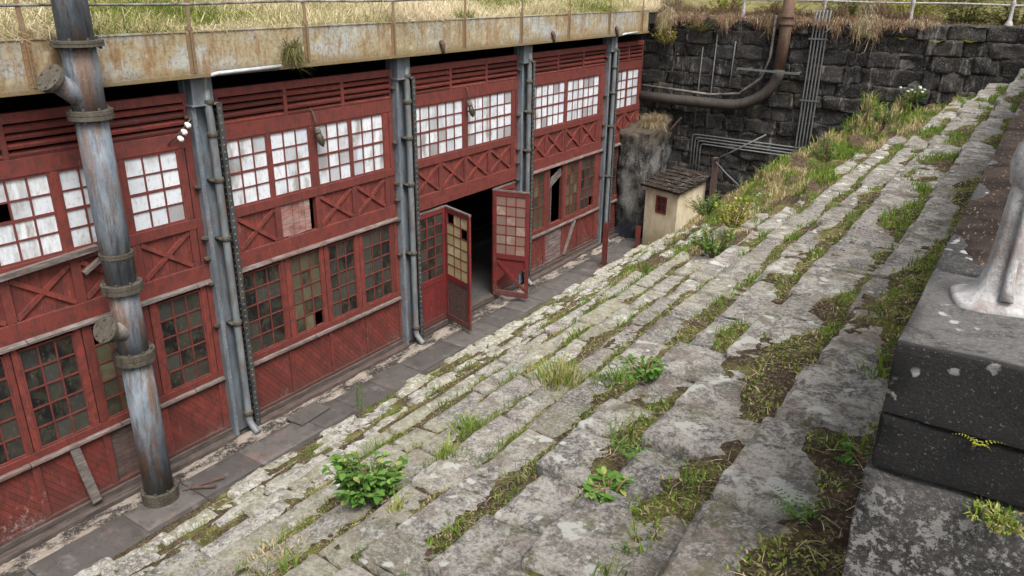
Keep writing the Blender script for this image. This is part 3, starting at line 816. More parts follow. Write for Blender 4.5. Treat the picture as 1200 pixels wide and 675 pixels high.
# --- last short bay
ya, yb = 19.62, 21.45
U = [(19.64, 20.48), (20.56, 21.25)]; XP = [(19.68, 20.45), (20.56, 21.25)]; LO = XP; DA = XP
bay(ya, yb, U, XP, LO, DA, 'E', [(19.70, 20.50), (20.58, 21.38)]); upset(U)
for a, b in XP: xpanel(a, b, 3.0, 3.575)
lowset(LO)
for a, b in DA: m = MB(); boards(m, a, b, .19, 1.02, radians(-50), .075); m.build('boarded_panel', REDB, bd)
# sill, threshold
m = MB()
for a, b in ((-1.3, 2.42), (2.88, 6.6), (7.06, 10.82), (15.42, 19.18), (19.62, 21.5)):
    m.box(X0-.14, X0+.035, a, b, -.05, .135, rr(0, .4)); m.box(X0+.035, X0+.16, a, b, -.05, .045, rr(0, .3))
m.box(X0-.14, X0+.03, 11.27, 14.97, -.05, .075, .1)
m.build('sill_beam', DARKWOOD, bd, False, .01)
# inside: floor, back wall, ceiling, a raised kerb
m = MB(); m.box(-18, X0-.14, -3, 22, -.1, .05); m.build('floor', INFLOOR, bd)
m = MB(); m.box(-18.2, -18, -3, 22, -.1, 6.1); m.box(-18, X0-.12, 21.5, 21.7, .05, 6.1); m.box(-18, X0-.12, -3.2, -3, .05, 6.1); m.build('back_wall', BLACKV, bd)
m = MB()
for k in range(3): m.box(-14.4-k*.5, -14.0-k*.5, 9, 21.4, .05, .35+.35*k)
for k in range(2): m.box(-12.6-k*.9, -12.5-k*.9, 9, 21.4, .05, .16)
m.build('pit_edge', INFLOOR, bd)
# roof slab and girder
m = MB(); m.box(-60, -9.80, -8, 21.7, 5.98, 6.235); m.build('roof', BLACKV, bd)
m = MB(); m.box(-10.10, -9.92, -3, 21.6, 5.80, 5.975, .2); m.build('soffit_beam', DARKWOOD, bd)
gi = MB(); GX = -9.72
gi.box(GX-.03, GX, -4, 21.02, 5.80, 6.335); gi.box(GX-.14, GX+.035, -4, 21.03, 5.745, 5.80); gi.box(GX-.10, GX+.015, -4, 21.02, 6.335, 6.352)
for k in range(-8, 42):
    for zz in (5.835,): gi.dome((GX, k*.5+.1, zz), (1, 0, 0), .013)
girder = gi.build('girder', GIRDER, bd)
for yy in (-1.5, .5, 2.5, 4.5, 6.6, 8.62, 10.6, 12.63, 14.63, 16.65, 18.68, 20.6):
    b = MB(); b.box(GX+.001, GX+.014, yy-.055, yy+.055, 5.805, 6.42); b.box(GX+.014, GX+.05, yy-.012, yy+.004, 5.81, 6.36)
    for k in range(6):
        for s_ in (-.036, .032): b.dome((GX+.014, yy+s_, 5.86+k*.09), (1, 0, 0), .012)
    b.build('girder_stiffener', BRACK, girder)
for yy in (11.9, 15.9, 19.05):
    b = MB(); b.tube([(GX-.02, yy, 5.93), (GX+.03, yy, 5.95), (GX+.06, yy, 5.90), (GX+.065, yy, 5.74)], [.05, .055, .045, .03], 8); b.build('drain_spout', DARKWOOD, girder, True)
# columns
def column(yc, full=True):
    y0, y1 = yc-.23, yc+.23
    c = MB(); c.box(X0-.14, X0-.02, y0, y1, -.02, 5.9)                # web plate
    c.box(X0-.02, X0+.10, y0, y0+.014, -.02, 5.35); c.box(X0+.088, X0+.10, y0+.014, y0+.07, -.02, 5.35)
    c.box(X0-.02, X0+.13, y0+.02, y1-.10, 5.36, 5.76)                   # head box
    c.box(X0-.02, X0+.16, y0-.02, y1-.02, 5.335, 5.36)
    o = c.build('column', BLUE, bd, False, .003)
    fl = MB(); fl.box(X0-.02, X0+.16, y1-.016, y1, -.02, 5.35); fl.box(X0+.146, X0+.16, y1-.09, y1-.016, -.02, 5.35); fl.box(X0-.019, X0-.008, y1-.10, y1-.016, -.02, 5.35)
    z = .1; hdx = MB()
    while z < 5.3:
        for xx in (X0+.02, X0+.085): hdx.dome((xx, y1-.016, z), (0, -1, 0), .019, 6, 1)
        hdx.dome((X0+.16, y1-.045, z+.03), (1, 0, 0), .015); hdx.dome((X0+.10, y0+.045, z+.02), (1, 0, 0), .013)
        z += .105
    hd = hdx
    for k in range(3):
        for q in (-.10, .02): hd.dome((X0+.13, yc+q, 5.42+k*.14), (1, 0, 0), .013)
    n0 = len(fl.f); o0 = len(fl.v); fl.v += hd.v; fl.f += [tuple(i+o0 for i in f) for f in hd.f]; fl.t += hd.t
    fo = fl.build('riveted_flange', RIVET, o); fo.data.materials.append(DPIPE)
    fo.data.polygons.foreach_set('material_index', [0]*n0+[1]*(len(fl.f)-n0))
    for zz in (5.20, 4.20, 3.42, 3.10, 2.70, 2.0):
        br = MB(); br.box(X0+.02, X0+.085, y0-.075, y0-.002, zz-.02, zz+.02); br.dome((X0+.05, y0-.075, zz), (0, -1, 0), .03)
        br.build('bolt_bracket', FLANGE, o)
def downpipe(yc, top):
    px, py = X0+.115, yc+.045
    d = MB(); d.tube([(px, py-.02, 5.55), (px, py-.02, 5.36), (px, py, 5.15), (px, py, .22), (px+.02, py, .14), (px+.16, py-.0, .02), (px+.20, py, .0)], .058, 14)
    o = d.build('downpipe', DPIPE, bd, True)
    for zz in (5.38, 4.92, 4.25, 3.35, 1.95, .32):
        k = MB(); k.tube([(px, py, zz-.04), (px, py, zz-.03), (px, py, zz+.03), (px, py, zz+.04)], [.066, .078, .078, .066], 14)
        if zz in (4.25, 3.35, 1.95): k.box(X0-.019, px, py-.10, py+.10, zz-.02, zz+.02)
        k.build('pipe_collar', FLANGE, o, True)
    if top:
        wv = MB(); wv.tube([(px, py-.02, 5.50), (px+.02, py-.02, 5.72), (GX+.045, py-.02, 5.77), (GX+.075, py+.03, 5.785), (GX+.075, py+top, 5.80)], .026, 10)
        wv.build('drain_branch', WHITEP, o, True)
for i, yc in enumerate(COLS):
    column(yc); downpipe(yc, {2: 1.15, 5: .75, 1: 1.3}.get(i, 0))

# roof railing
rl = thing('roof_railing', 'thin weathered iron railing along the grassy roof edge above the girder', 'railing', (-9.7, 10, 6.3))
for yy in (-1.5, .5, 2.5, 4.5, 6.6, 8.62, 10.6, 12.63, 14.63, 16.65, 18.68, 20.6):
    m = MB(); m.bar((GX+.02, yy, 6.36), (GX+.02+rr(-.02, .02), yy+rr(-.03, .03), 7.3), .012, .055, (0, 1, 0)); m.build('post', BRACK, rl)
for zz in (6.70, 7.28):
    m = MB(); m.tube([(GX+.02, yy, zz+.01*sin(yy*1.7)) for yy in np.linspace(-2, 20.8, 30)], .017, 8); m.build('rail', WALLPIPE, rl, True)

# ------------------------------------------------------------------ standing stove pipe by the facade
PX, PY = -9.42, 4.93
vp = thing('standpipe', 'tall blue-grey rusty vent pipe with bolted flanges standing on the path before the left doors', 'pipe', (PX, PY, 0))
secs = [(0, .10, .235, .215), (.10, 2.30, .200, .192), (2.30, 3.29, .188, .182), (3.29, 5.49, .182, .186), (5.49, 6.30, .186, .19), (6.30, 8.2, .19, .19)]
for a, b, ra, rb in secs:
    m = MB(); m.tube([(PX, PY, a), (PX, PY, (a+b)/2), (PX, PY, b)], [ra, (ra+rb)/2, rb], 32); m.build('pipe_section', PIPEB, vp, True)
for zz, rad, h in ((6.30, .285, .035), (5.49, .255, .055), (3.73, .205, .03), (3.29, .25, .06), (2.30, .262, .075), (.06, .25, .12)):
    m = MB(); m.tube([(PX, PY, zz-h), (PX, PY, zz-h*.98), (PX, PY, zz-.004), (PX, PY, zz-.0035), (PX, PY, zz+.0035), (PX, PY, zz+.004), (PX, PY, zz+h*.98), (PX, PY, zz+h)], [rad*.93, rad, rad, rad*.97, rad*.97, rad, rad, rad*.93], 28)
    for k in range(8):
        a = 2*pi*k/8; m.tube([(PX+cos(a)*rad*.86, PY+sin(a)*rad*.86, zz-h-.03), (PX+cos(a)*rad*.86, PY+sin(a)*rad*.86, zz+h+.03)], .018, 6)
    m.build('flange', FLANGE, vp, False)
def branch(z0, d, L):
    d = Vector(d).normalized(); p = Vector((PX, PY, z0)); q = p+d*L
    m = MB(); m.tube([p, p+d*.25, q], [.13, .12, .12], 22); o = m.build('branch', PIPEB if z0 > 5 else WALLPIPE, vp, True)
    f = MB(); f.tube([q-d*.03, q-d*.029, q+d*.024, q+d*.025], [.165, .172, .172, .165], 24)
    a = d.orthogonal().normalized(); b = d.cross(a)
    for k in range(6):
        c = q+(a*cos(k*pi/3)+b*sin(k*pi/3))*.13; f.tube([c, c+d*.04], .016, 6)
    f.build('blank_flange', FLANGE, o)
branch(5.62, (.12, -.78, .62), .52)
branch(2.62, (.25, -.82, .48), .44)

# ------------------------------------------------------------------ small fittings on the facade
def wall_lamp(y, z, label):
    t = thing('wall_lamp', label, 'lamp', (X0, y, z), 0, 'bulkhead lamps on the upper windows')
    a = MB(); a.tube([(X0, y-.03, z+.48), (X0+.05, y-.02, z+.45), (X0+.09, y, z+.16)], .013, 8); a.build('arm', FLANGE, t, True)
    c = MB(); c.tube([(X0+.09, y, z+.20), (X0+.095, y+.01, z+.14), (X0+.10, y+.02, z+.10)], [.03, .055, .05], 12); c.build('cap', WALLPIPE, t, True)
    g_ = MB(); g_.tube([(X0+.10, y+.02, z+.10), (X0+.11, y+.045, z+.02), (X0+.12, y+.07, z-.08), (X0+.125, y+.085, z-.13)], [.045, .06, .05, .012], 12); g_.build('lamp_glass', OLIVEGL, t, True)
    k = MB()
    for q in range(4):
        an = q*pi/2; o = Vector((cos(an)*.06, sin(an)*.05, 0)); k.tube([Vector((X0+.10, y+.02, z+.10))+o*.9, Vector((X0+.115, y+.05, z))+o*1.1, Vector((X0+.125, y+.085, z-.14))], .005, 5)
    k.build('cage', FLANGE, t)
wall_lamp(8.86, 4.55, 'caged lamp on the white window mullion below the drooping grass clump')
wall_lamp(13.02, 4.52, 'caged lamp on the white window mullion above the open folding doors')
ins = thing('insulator_bracket', 'slanting iron bracket with three white ceramic insulators on the blue column', 'insulator', (-9.9, 6.4, 5.05))
m = MB(); m.tube([(-9.98, 6.22, 4.86), (-9.90, 6.38, 5.02), (-9.86, 6.56, 5.20)], .012, 8); m.build('rod', FLANGE, ins, True)
for k in range(3):
    c = Vector((-9.88, 6.33+k*.07, 4.96+k*.085)); m = MB()
    d = Vector((.75, -.1, -.25)).normalized(); m.tube([c, c+d*.03, c+d*.05, c+d*.07, c+d*.10], [.02, .036, .026, .038, .03], 12); m.build('insulator', CERAM, ins, True)

# ------------------------------------------------------------------ pier, red posts, hut
pi_ = thing('concrete_pier', 'blotched dark concrete pier at the far end of the red facade topped with dry grass', 'pier', (-9.55, 20.9, 0))
m = MB(); stone_block(m, (-10.02, 20.25, -.1), (-9.08, 21.78, 3.25), .06, (12, 14, 34), .11, .5, 4.2, .6, (.05, .22), 'tlfr'); m.build('pier_body', CONC, pi_, True)
def red_post(x, y, z, h, label):
    t = thing('steel_post', label, 'post', (x, y, z), rr(-.2, .2), 'short red steel posts on the path')
    m = MB(); m.box(-.06, .06, -.045, -.030, 0, h); m.box(-.06, .06, .030, .045, 0, h); m.box(-.008, .008, -.030, .030, 0, h); m.build('beam_section', REDPOST, t, local=True)
    m = MB(); m.box(-.13, .13, -.11, .11, -.03, .014); m.build('base_plate', REDPOST, t, local=True)
    for s_ in (-1, 1): m = MB(); m.add([(s_*.06, 0, .014), (s_*.125, 0, .014), (s_*.06, 0, .16), (s_*.06, .012, .014), (s_*.125, .012, .014), (s_*.06, .012, .16)], [(0, 1, 2), (5, 4, 3), (0, 3, 4, 1), (1, 4, 5, 2), (2, 5, 3, 0)]); m.build('gusset', REDPOST, t, local=True)
red_post(-8.90, 17.55, .02, 1.18, 'tall oxide red steel post with a base plate at the bottom step edge')
red_post(-8.80, 19.35, .02, .66, 'stubby oxide red steel post in front of the cream hut corner')
HX, HY, HR = -8.78, 19.62, radians(-17)
ht = thing('hut', 'small cream plastered hut with a mossy lean-to roof between pier and stairs', 'hut', (HX, HY, 0), HR)
W, D = 1.14, 1.15; H1, H2 = 1.84, 2.08
m = MB()
wy0, wy1, wz0, wz1 = .40, .78, 1.14, 1.62
for a, b, c, d in ((0, wy0, -.3, H1), (wy1, W, -.3, H1), (wy0, wy1, -.3, wz0), (wy0, wy1, wz1, H1)): m.box(a, b, 0, .12, c, d)
m.hexa([(W-.12, .12, -.3), (W, .12, -.3), (W, D, -.3), (W-.12, D, -.3)], [(W-.12, .12, H1), (W, .12, H1), (W, D, H2), (W-.12, D, H2)])
m.hexa([(0, .12, -.3), (.12, .12, -.3), (.12, D, -.3), (0, D, -.3)], [(0, .12, H1), (.12, .12, H1), (.12, D, H2), (0, D, H2)])
m.box(.12, W-.12, D-.12, D, -.3, H2-.02)
m.build('wall', PLASTER, ht, local=True)
m = MB()
fr = .05
for a, b, c, d in ((wy0, wy0+fr, wz0, wz1), (wy1-fr, wy1, wz0, wz1), (wy0+fr, wy1-fr, wz0, wz0+fr), (wy0+fr, wy1-fr, wz1-fr, wz1)): m.box(a, b, -.02, .05, c, d)
m.box((wy0+wy1)/2-.015, (wy0+wy1)/2+.015, .0, .03, wz0+fr, wz1-fr); m.box(wy0+fr, wy1-fr, .004, .028, (wz0+wz1)/2-.015, (wz0+wz1)/2+.015)
wo = m.build('window', REDD, ht, local=True)
m = MB(); m.box(wy0+fr, wy1-fr, .014, .02, wz0+fr, wz1-fr, .2); m.build('glass', DARKGL, wo, local=True)
ROOFM = NT('mossy_slate'); p_ = ROOFM.pos(); a_ = ROOFM.noise(p_, 7, 6, .7); b_ = ROOFM.noise(ROOFM.pos(3, 1, 1), 14, 5, .7)
c_ = ROOFM.mix(ROOFM.step(a_, .42, .6), (.016, .011, .008), (.038, .028, .022)); c_ = ROOFM.mix(ROOFM.step(b_, .60, .68), c_, (.40, .37, .33)); ROOFM.bump(a_, .8, .03); ROOFM.out(c_, .9, .15)
m = MB(); nr = 7; sl = (H2-H1)/D
for q in range(nr):
    va, vb = -.14+(D+.30)*q/nr, -.14+(D+.30)*(q+1)/nr+.05; u = -.14
    while u < W+.12:
        u1 = min(u+rr(.16, .26), W+.14); lift = .008+rr(0, .012)
        za, zb = H1+va*sl+.05, H1+vb*sl+.03
        m.hexa([(u+.003, va+rr(-.01, .01), za+lift-.018), (u1-.003, va+rr(-.01, .01), za+lift-.018), (u1-.003, vb, zb-.018), (u+.003, vb, zb-.018)], [(u+.003, va, za+lift), (u1-.003, va, za+lift), (u1-.003, vb, zb), (u+.003, vb, zb)], random.random()); u = u1
m.hexa([(-.12, -.12, H1-.12*sl-.01), (W+.12, -.12, H1-.12*sl-.01), (W+.12, D+.14, H2+.14*sl-.01), (-.12, D+.14, H2+.14*sl-.01)], [(-.12, -.12, H1-.12*sl+.03), (W+.12, -.12, H1-.12*sl+.03), (W+.12, D+.14, H2+.14*sl+.03), (-.12, D+.14, H2+.14*sl+.03)])
ro = m.build('roof', ROOFM.m, ht, local=True)
st_ = MB()
for k in range(40):
    u, v = rr(.35, W+.08), rr(0, D); z = H1+v*sl+.085; a = rr(-.5, .5)
    st_.bar((u, v, z), (u+rr(.08, .22)*cos(a), v+.16*sin(a), z+rr(-.005, .03)+.16*sin(a)*sl), .02, .012, (0, 0, 1), rr(0, .3))
tw = st_.build('twig_litter', WALLPIPE, ro, local=True); tw['kind'] = 'stuff'
hp = thing('broken_handrail', 'dark timber post behind the hut with two bent grey pipe rails', 'handrail', (-7.1, 20.25, 1.2))
m = MB(); m.box(-7.17, -7.03, 20.18, 20.32, .9, 2.70); m.build('post', DARKWOOD, hp, False, .01)
m = MB(); m.tube([(-7.12, 20.15, 2.62), (-6.5, 20.2, 3.02), (-5.86, 20.3, 3.44)], .022, 8); m.build('rail', CONDUIT, hp, True)
m = MB(); m.tube([(-7.06, 20.15, 2.60), (-6.72, 20.1, 2.33), (-6.30, 20.0, 2.08)], .02, 8); m.build('rail', CONDUIT, hp, True)

# ------------------------------------------------------------------ fittings on the black wall
wpz = 3.95; yw_ = YW-.30
pts = [(-10.0, yw_, wpz), (-9.0, yw_, wpz-.02), (-7.55, yw_, wpz-.03)]
for k in range(1, 9):
    a = k/8*pi/2; pts.append((-7.45+1.36*sin(a), yw_, wpz-.03+1.05*(1-cos(a))))
bp = thing('steam_pipe', 'thick rusty brown pipe bending from vertical to horizontal along the black wall', 'pipe', (-6.1, yw_, 5))
m = MB(); m.tube(pts, .145, 20); m.build('pipe_bend', m_rust('dull_brown_pipe', (.048, .038, .032), (.026, .022, .019), (.13, .11, .095)), bp, True)
m = MB(); m.tube([(-6.09, yw_, wpz+1.02), (-6.06, yw_, 6.0), (-6.08, yw_, 8.2)], .148, 20); m.build('riser', RUST, bp, True)
for zz in (6.12, 6.30):
    m = MB(); m.tube([(-6.07, yw_, zz-.035), (-6.07, yw_, zz+.035)], .20, 20); m.build('flange', RUST, bp)
m = MB(); m.tube([(-10, yw_+.05, wpz+.30), (-7.9, yw_+.05, wpz+.20), (-7.1, yw_+.05, wpz+.30), (-6.55, yw_+.05, wpz+.75), (-6.38, yw_+.05, wpz+1.3), (-6.36, yw_+.05, 6.3)], .035, 8)
tag(m.build('thin_pipe', WALLPIPE, None, True), 'thin grey pipe following the inside bend of the thick rusty pipe', 'pipe')
m = MB(); m.bar((-7.15, yw_-.22, 4.93), (-5.50, yw_-.22, 4.90), .05, .05); m.tube([(-5.6, yw_-.2, 4.9), (-5.6, YW, 4.9)], .02, 6); m.tube([(-6.9, yw_-.2, 4.92), (-6.9, YW, 4.92)], .02, 6)
tag(m.build('pipe_hanger', CONDUIT, None), 'pale steel angle bar held across the rusty vertical pipe', 'bracket')
cn = thing('conduit_bundle', 'bundle of five grey steel conduits strapped down the black wall', 'conduit', (-5.25, YW-.08, 4))
for k in range(5):
    x0 = -5.42+k*.085; zt = 2.72+k*.075
    m = MB(); m.tube([(x0+.03, YW-.10, 6.45), (x0, YW-.11, 6.0), (x0-.02, YW-.11, zt+.3), (x0-.03, YW-.11, zt-.35)], .021, 8); m.build('conduit', CONDUIT, cn, True)
for zz in (5.75, 4.2):
    m = MB(); m.box(-5.50, -5.02, YW-.14, YW-.13, zz-.02, zz+.02); m.build('strap', CONDUIT, cn)
cn2 = thing('conduit_run', 'four grey conduits running level along the black wall and turning down behind the hut', 'conduit', (-7, YW-.08, 2.9))
for k in range(4):
    zz = 2.98-k*.085; xl = -8.38+k*.09
    m = MB(); m.tube([(xl, YW-.10, 1.4), (xl, YW-.10, zz-.10), (xl+.02, YW-.10, zz-.02), (xl+.10, YW-.10, zz), (-5.0, YW-.10, zz-.05)], .022, 8); m.build('conduit', CONDUIT, cn2, True)
for i, (x, za, zb, lab) in enumerate(((-8.36, 3.0, 5.4, 'thin vertical grey rod on the black wall nearest the facade'), (-7.98, 2.9, 5.75, 'thin vertical grey rod rising from behind the hut roof to the wall top'),
                          (-7.45, 4.2, 5.6, 'short thin vertical rod above the thick horizontal pipe'), (-6.42, 5.0, 6.25, 'slender cable beside the rusty riser'))):
    m = MB(); m.tube([(x, YW-.09, za), (x+.01, YW-.09, (za+zb)/2), (x+.03, YW-.08, zb)], .018, 6)
    tag(m.build('rod', CONDUIT, None, True), lab, 'rod', 'thin rods on the black wall')
m = MB(); m.bar((-9.05, YW-.12, 3.05), (-8.75, YW-.14, 3.42), .05, .10, (0, 1, 0)); tag(m.build('stub_bracket', GREYWOOD, None), 'short pale slanting bracket on the black wall under the horizontal pipe', 'bracket')
# wall-top railing
wr = thing('wall_railing', 'pale pipe railing along the top of the black wall', 'railing', (-3, YW+.25, 6.25))
for zz in (.40, .88):
    m = MB(); m.tube([(x, YW+.22, 6.26+zz+.01*sin(x*2)) for x in np.linspace(-9, .9, 20)], .022, 8); m.build('rail', WHITEM, wr, True)
for x in (-7.4, -5.3, -3.25, -1.17, .8):
    m = MB(); m.tube([(x, YW+.22, 6.20), (x, YW+.22, 6.24), (x, YW+.22, 6.34), (x, YW+.22, 6.58), (x, YW+.22, 6.66), (x, YW+.22, 6.74), (x, YW+.22, 7.2)], [.11, .09, .045, .036, .06, .036, .034], 12); m.build('post', WHITEM, wr, True)

# loose bits on the path
m = MB(); m.box(-.19, .19, -.34, .34, 0, .035); o = m.build('stone_slab', SLAB, None, False, .006); o.location = (-9.45, 7.75, .012); o.rotation_euler = (.02, .02, .06)
tag(o, 'loose dark slab lying on the path before the second red bay', 'slab')
m = MB(); m.bar((-9.30, 5.2, .02), (-9.05, 5.75, .035), .04, .02, (0, 0, 1)); m.bar((-9.2, 5.30, .045), (-8.95, 5.52, .045), .035, .02, (0, 0, 1)); tag(m.build('wood_scrap', DARKWOOD, None), 'dark scraps of wood lying beside the foot of the tall vent pipe', 'wood scrap')

# ------------------------------------------------------------------ vegetation
def blades(name, P, H, LX, LY, Wd, T, mat, droop=.35):
    """N grass blades: a bent two-segment strip each"""
    N = len(H); P = np.asarray(P, float); H = np.asarray(H, float); a = rng.uniform(0, 2*pi, N)
    sx, sy = np.cos(a)*Wd/2, np.sin(a)*Wd/2; V = np.zeros((N, 5, 3))
    mid = P.copy(); mid[:, 0] += LX*.35; mid[:, 1] += LY*.35; mid[:, 2] += H*.62
    tip = P.copy(); tip[:, 0] += LX; tip[:, 1] += LY; tip[:, 2] += H*(1-droop*rng.uniform(0, 1, N))
    V[:, 0] = P; V[:, 0, 0] -= sx; V[:, 0, 1] -= sy; V[:, 1] = P; V[:, 1, 0] += sx; V[:, 1, 1] += sy
    V[:, 2] = mid; V[:, 2, 0] += sx*.8; V[:, 2, 1] += sy*.8; V[:, 3] = mid; V[:, 3, 0] -= sx*.8; V[:, 3, 1] -= sy*.8; V[:, 4] = tip
    me = bpy.data.meshes.new(name); me.vertices.add(N*5); me.vertices.foreach_set('co', V.reshape(-1).astype(np.float32))
    b = (np.arange(N)*5)[:, None]; L = np.concatenate([b+np.array([0, 1, 2, 3]), b+np.array([3, 2, 4])], axis=1).reshape(-1)
    me.loops.add(N*7); me.loops.foreach_set('vertex_index', L.astype(np.int32))
    me.polygons.add(N*2); st = np.stack([np.arange(N)*7, np.arange(N)*7+4], 1).reshape(-1)
    me.polygons.foreach_set('loop_start', st.astype(np.int32))
    me.update(calc_edges=True); me.validate()
    at = me.attributes.new('tint', 'FLOAT', 'FACE'); at.data.foreach_set('value', np.repeat(T, 2).astype(np.float32))
    me.materials.append(mat); o = bpy.data.objects.new(name, me); COL.objects.link(o); return o

# grass on the stairs
P, H, LX, LY, WD, T = [], [], [], [], [], []
def blade(x, y, z, h, lx, ly, w_, t):
    P.append((x, y, z)); H.append(h); LX.append(lx); LY.append(ly); WD.append(w_); T.append(min(1, max(0, t)))
for (x, y, z, off, m_, u) in tufts:
    if y < -.5: continue
    cl = fbm(x*1.4, y*1.4, 9, 3); far = 1 if y < 7 else 1.7
    if m_ > .03:
        if cl < -.10: continue
        dens = (.65+m_*4)*(1.6 if cl > .2 else 1)
        for k in range(int(dens+random.random())):
            h = rr(.04, .10+m_*.55)*rr(.4, 1.3)*(1.25 if cl > .2 else .8)
            straw = .66 if (fbm(x*.7, y*.7, 4, 2) > .12 or (m_ > .2 and y > 19.5 and cl < .1)) else .2
            blade(x+rr(-.05, .05), y+rr(-.05, .05), z-.005, h, rr(-.6, .6)*h, rr(-.6, .6)*h, rr(.004, .009)*(1+m_*1.5)*far, random.gauss(straw, .2))
    elif off > -.012:
        g_ = fbm(x*2.3, y*1.7, 33, 3)
        for k in range(6 if y < 7 else 3):                  # moss: many tiny broad leaves
            if g_ > (-.18 if x > -2.5 else .02) and random.random() < .42: blade(x+rr(-.03, .03), y+rr(-.03, .03), z-.004, rr(.008, .024), rr(-.02, .02), rr(-.02, .02), rr(.007, .014)*far**.5, random.gauss(.36 if x > -2.5 else .5, .18))
        for k in range(1 if random.random() < .4 else 0):   # straw litter lying flat
            l = rr(.03, .11); a_ = rr(0, 6.28); blade(x+rr(-.03, .03), y+rr(-.03, .03), z+.004, rr(.004, .02), l*cos(a_), l*sin(a_), rr(.002, .005)*far, random.gauss(.85, .12))
        if cl > -.02 and random.random() < .27:
            for k in range(3):
                h = rr(.02, .07)*(1+2.2*max(0, cl)); blade(x+rr(-.03, .03), y+rr(-.03, .03), z-.004, h, rr(-.8, .8)*h, rr(-.8, .8)*h, rr(.004, .009)*far, random.gauss(.12, .12))
tag(blades('grass', P, H, np.array(LX), np.array(LY), np.array(WD), np.array(T), GRASSG, .5), 'short grass and weeds sprouting from the joints of the stone stairs', 'grass', None, 'stuff')
# grass on the roof
N = 52000; d = rng.uniform(0, 1, N)**2.2*13; yy = rng.uniform(-2, 24, N); xx = -9.80-d
cl = np.array([fbm(a*.55, b*.55, 2, 3) for a, b in zip(xx, yy)]); cl2 = np.array([fbm(a*.3, b*.3, 12, 3) for a, b in zip(xx, yy)])
zz = 6.28+.03*np.minimum(1, d*2)+np.maximum(0, d-2.5)*.11
h = rng.uniform(.08, .34, N)*(1+1.6*cl)*np.where(d < .25, .55, 1); h = np.clip(h*1.2, .05, .7)
tt = np.clip(rng.normal(.62, .2, N)+cl2*1.1-.04, 0, 1)
tag(blades('roof_grass', np.stack([xx, yy, zz], 1), h, rng.uniform(-1.5, 1.5, N)*h+h*.3, rng.uniform(-1.5, 1.5, N)*h, rng.uniform(.007, .018, N), tt, ROOFG, 1.1), 'long straw-coloured and green grass growing over the workshop roof', 'grass', None, 'stuff')
# withered heather over the black wall
N = 60000; xx = rng.uniform(-10.6, .3, N); cl = np.array([fbm(a*.8, 0, 21, 3) for a in xx])
edge = rng.uniform(0, 1, N); yb = YW+.35-edge*.55+rng.normal(0, .04, N)
thick = np.clip(.62+cl*1.7-np.clip((xx+3.6)*.5, 0, .9), .05, 1.3); keep = rng.uniform(0, 1, N) < thick*.85
xx, edge, yb, thick, cl = xx[keep], edge[keep], yb[keep], thick[keep], cl[keep]; N = len(xx)
zz = 6.24+rng.uniform(-.05, .15, N)*thick-np.where(yb < YW, .25*(YW-yb)/.25*thick, 0)
h = rng.uniform(.06, .42, N)*thick*(1+1.3*np.array([fbm(a*3, b*3, 6, 2) for a, b in zip(xx, yb)])); h = np.clip(h, .03, .7); hang = yb < YW+.05
hz = np.where(hang, -h*rng.uniform(.2, 1.2, N), h)
tag(blades('heather', np.stack([xx, yb, zz], 1), hz, rng.uniform(-.6, .6, N)*h, np.where(hang, -.35*h, rng.uniform(-.5, .3, N)*h), rng.uniform(.005, .011, N), np.clip(rng.normal(.42, .24, N)+cl*.6+np.where(rng.uniform(0, 1, N) < .12, .45, 0), 0, 1), HEATH, .4), 'withered reddish brown heather spilling over the top of the black wall', 'heather', None, 'stuff')

def leaf_quad(mb, p, d, L, W_, t, nrm=None):
    d = Vector(d).normalized(); s_ = d.cross(Vector(nrm) if nrm else Vector((0, 0, 1)))
    if s_.length < .05: s_ = d.orthogonal()
    s_.normalize(); n_ = s_.cross(d); p = Vector(p)
    v = [p, p+d*L*.35+s_*W_*.5+n_*L*.06, p+d*L*.75+s_*W_*.36, p+d*L-n_*L*.12, p+d*L*.75-s_*W_*.36, p+d*L*.35-s_*W_*.5+n_*L*.06, p+d*L*.55-n_*L*.03]
    mb.add(v, [(0, 1, 6), (1, 2, 6), (2, 3, 6), (3, 4, 6), (4, 5, 6), (5, 0, 6)], t)
def leafy(name, label, cat, loc, R, H_, nst, leafL, mat=None, group=None, per=9, flowers=0):
    mat = mat or LEAF
    t = thing(name, label, cat, loc, 0, group); s_, l_, fl = MB(), MB(), MB(); loc = Vector(loc)
    for k in range(nst):
        a = rr(0, 2*pi); q = sqrt(random.random()); q *= rr(1.05, 1.5) if random.random() < .25 else 1; hh = H_*(1-.45*min(1, q*q))*rr(.45, 1.2); top = loc+Vector((cos(a)*R*q, sin(a)*R*q, hh)); base = loc+Vector((cos(a)*R*q*.3, sin(a)*R*q*.3, -.02))
        mid = base.lerp(top, .5)+Vector((rr(-.02, .02), rr(-.02, .02), .03)); s_.tube([base, mid, top], [.006, .005, .003], 5)
        for j in range(int(per*2.2)):
            f = rr(.2, 1.02); p = base.lerp(top, f); b = a+rr(-1.6, 1.6); L = leafL*rr(.22, .9)
            leaf_quad(l_, p, (cos(b), sin(b), rr(-.25, .55)), L, L*rr(.42, .62), min(1, max(0, random.gauss(.35+.4*f*hh/H_, .26))))
        if k < flowers: fl.tube([top, top+Vector((0, 0, .03))], [.03, .035], 7)
    s_.build('stem', STEM, t); l_.build('foliage', mat, t)
    if flowers: fl.build('blossom', FLOWER, t)
    return t
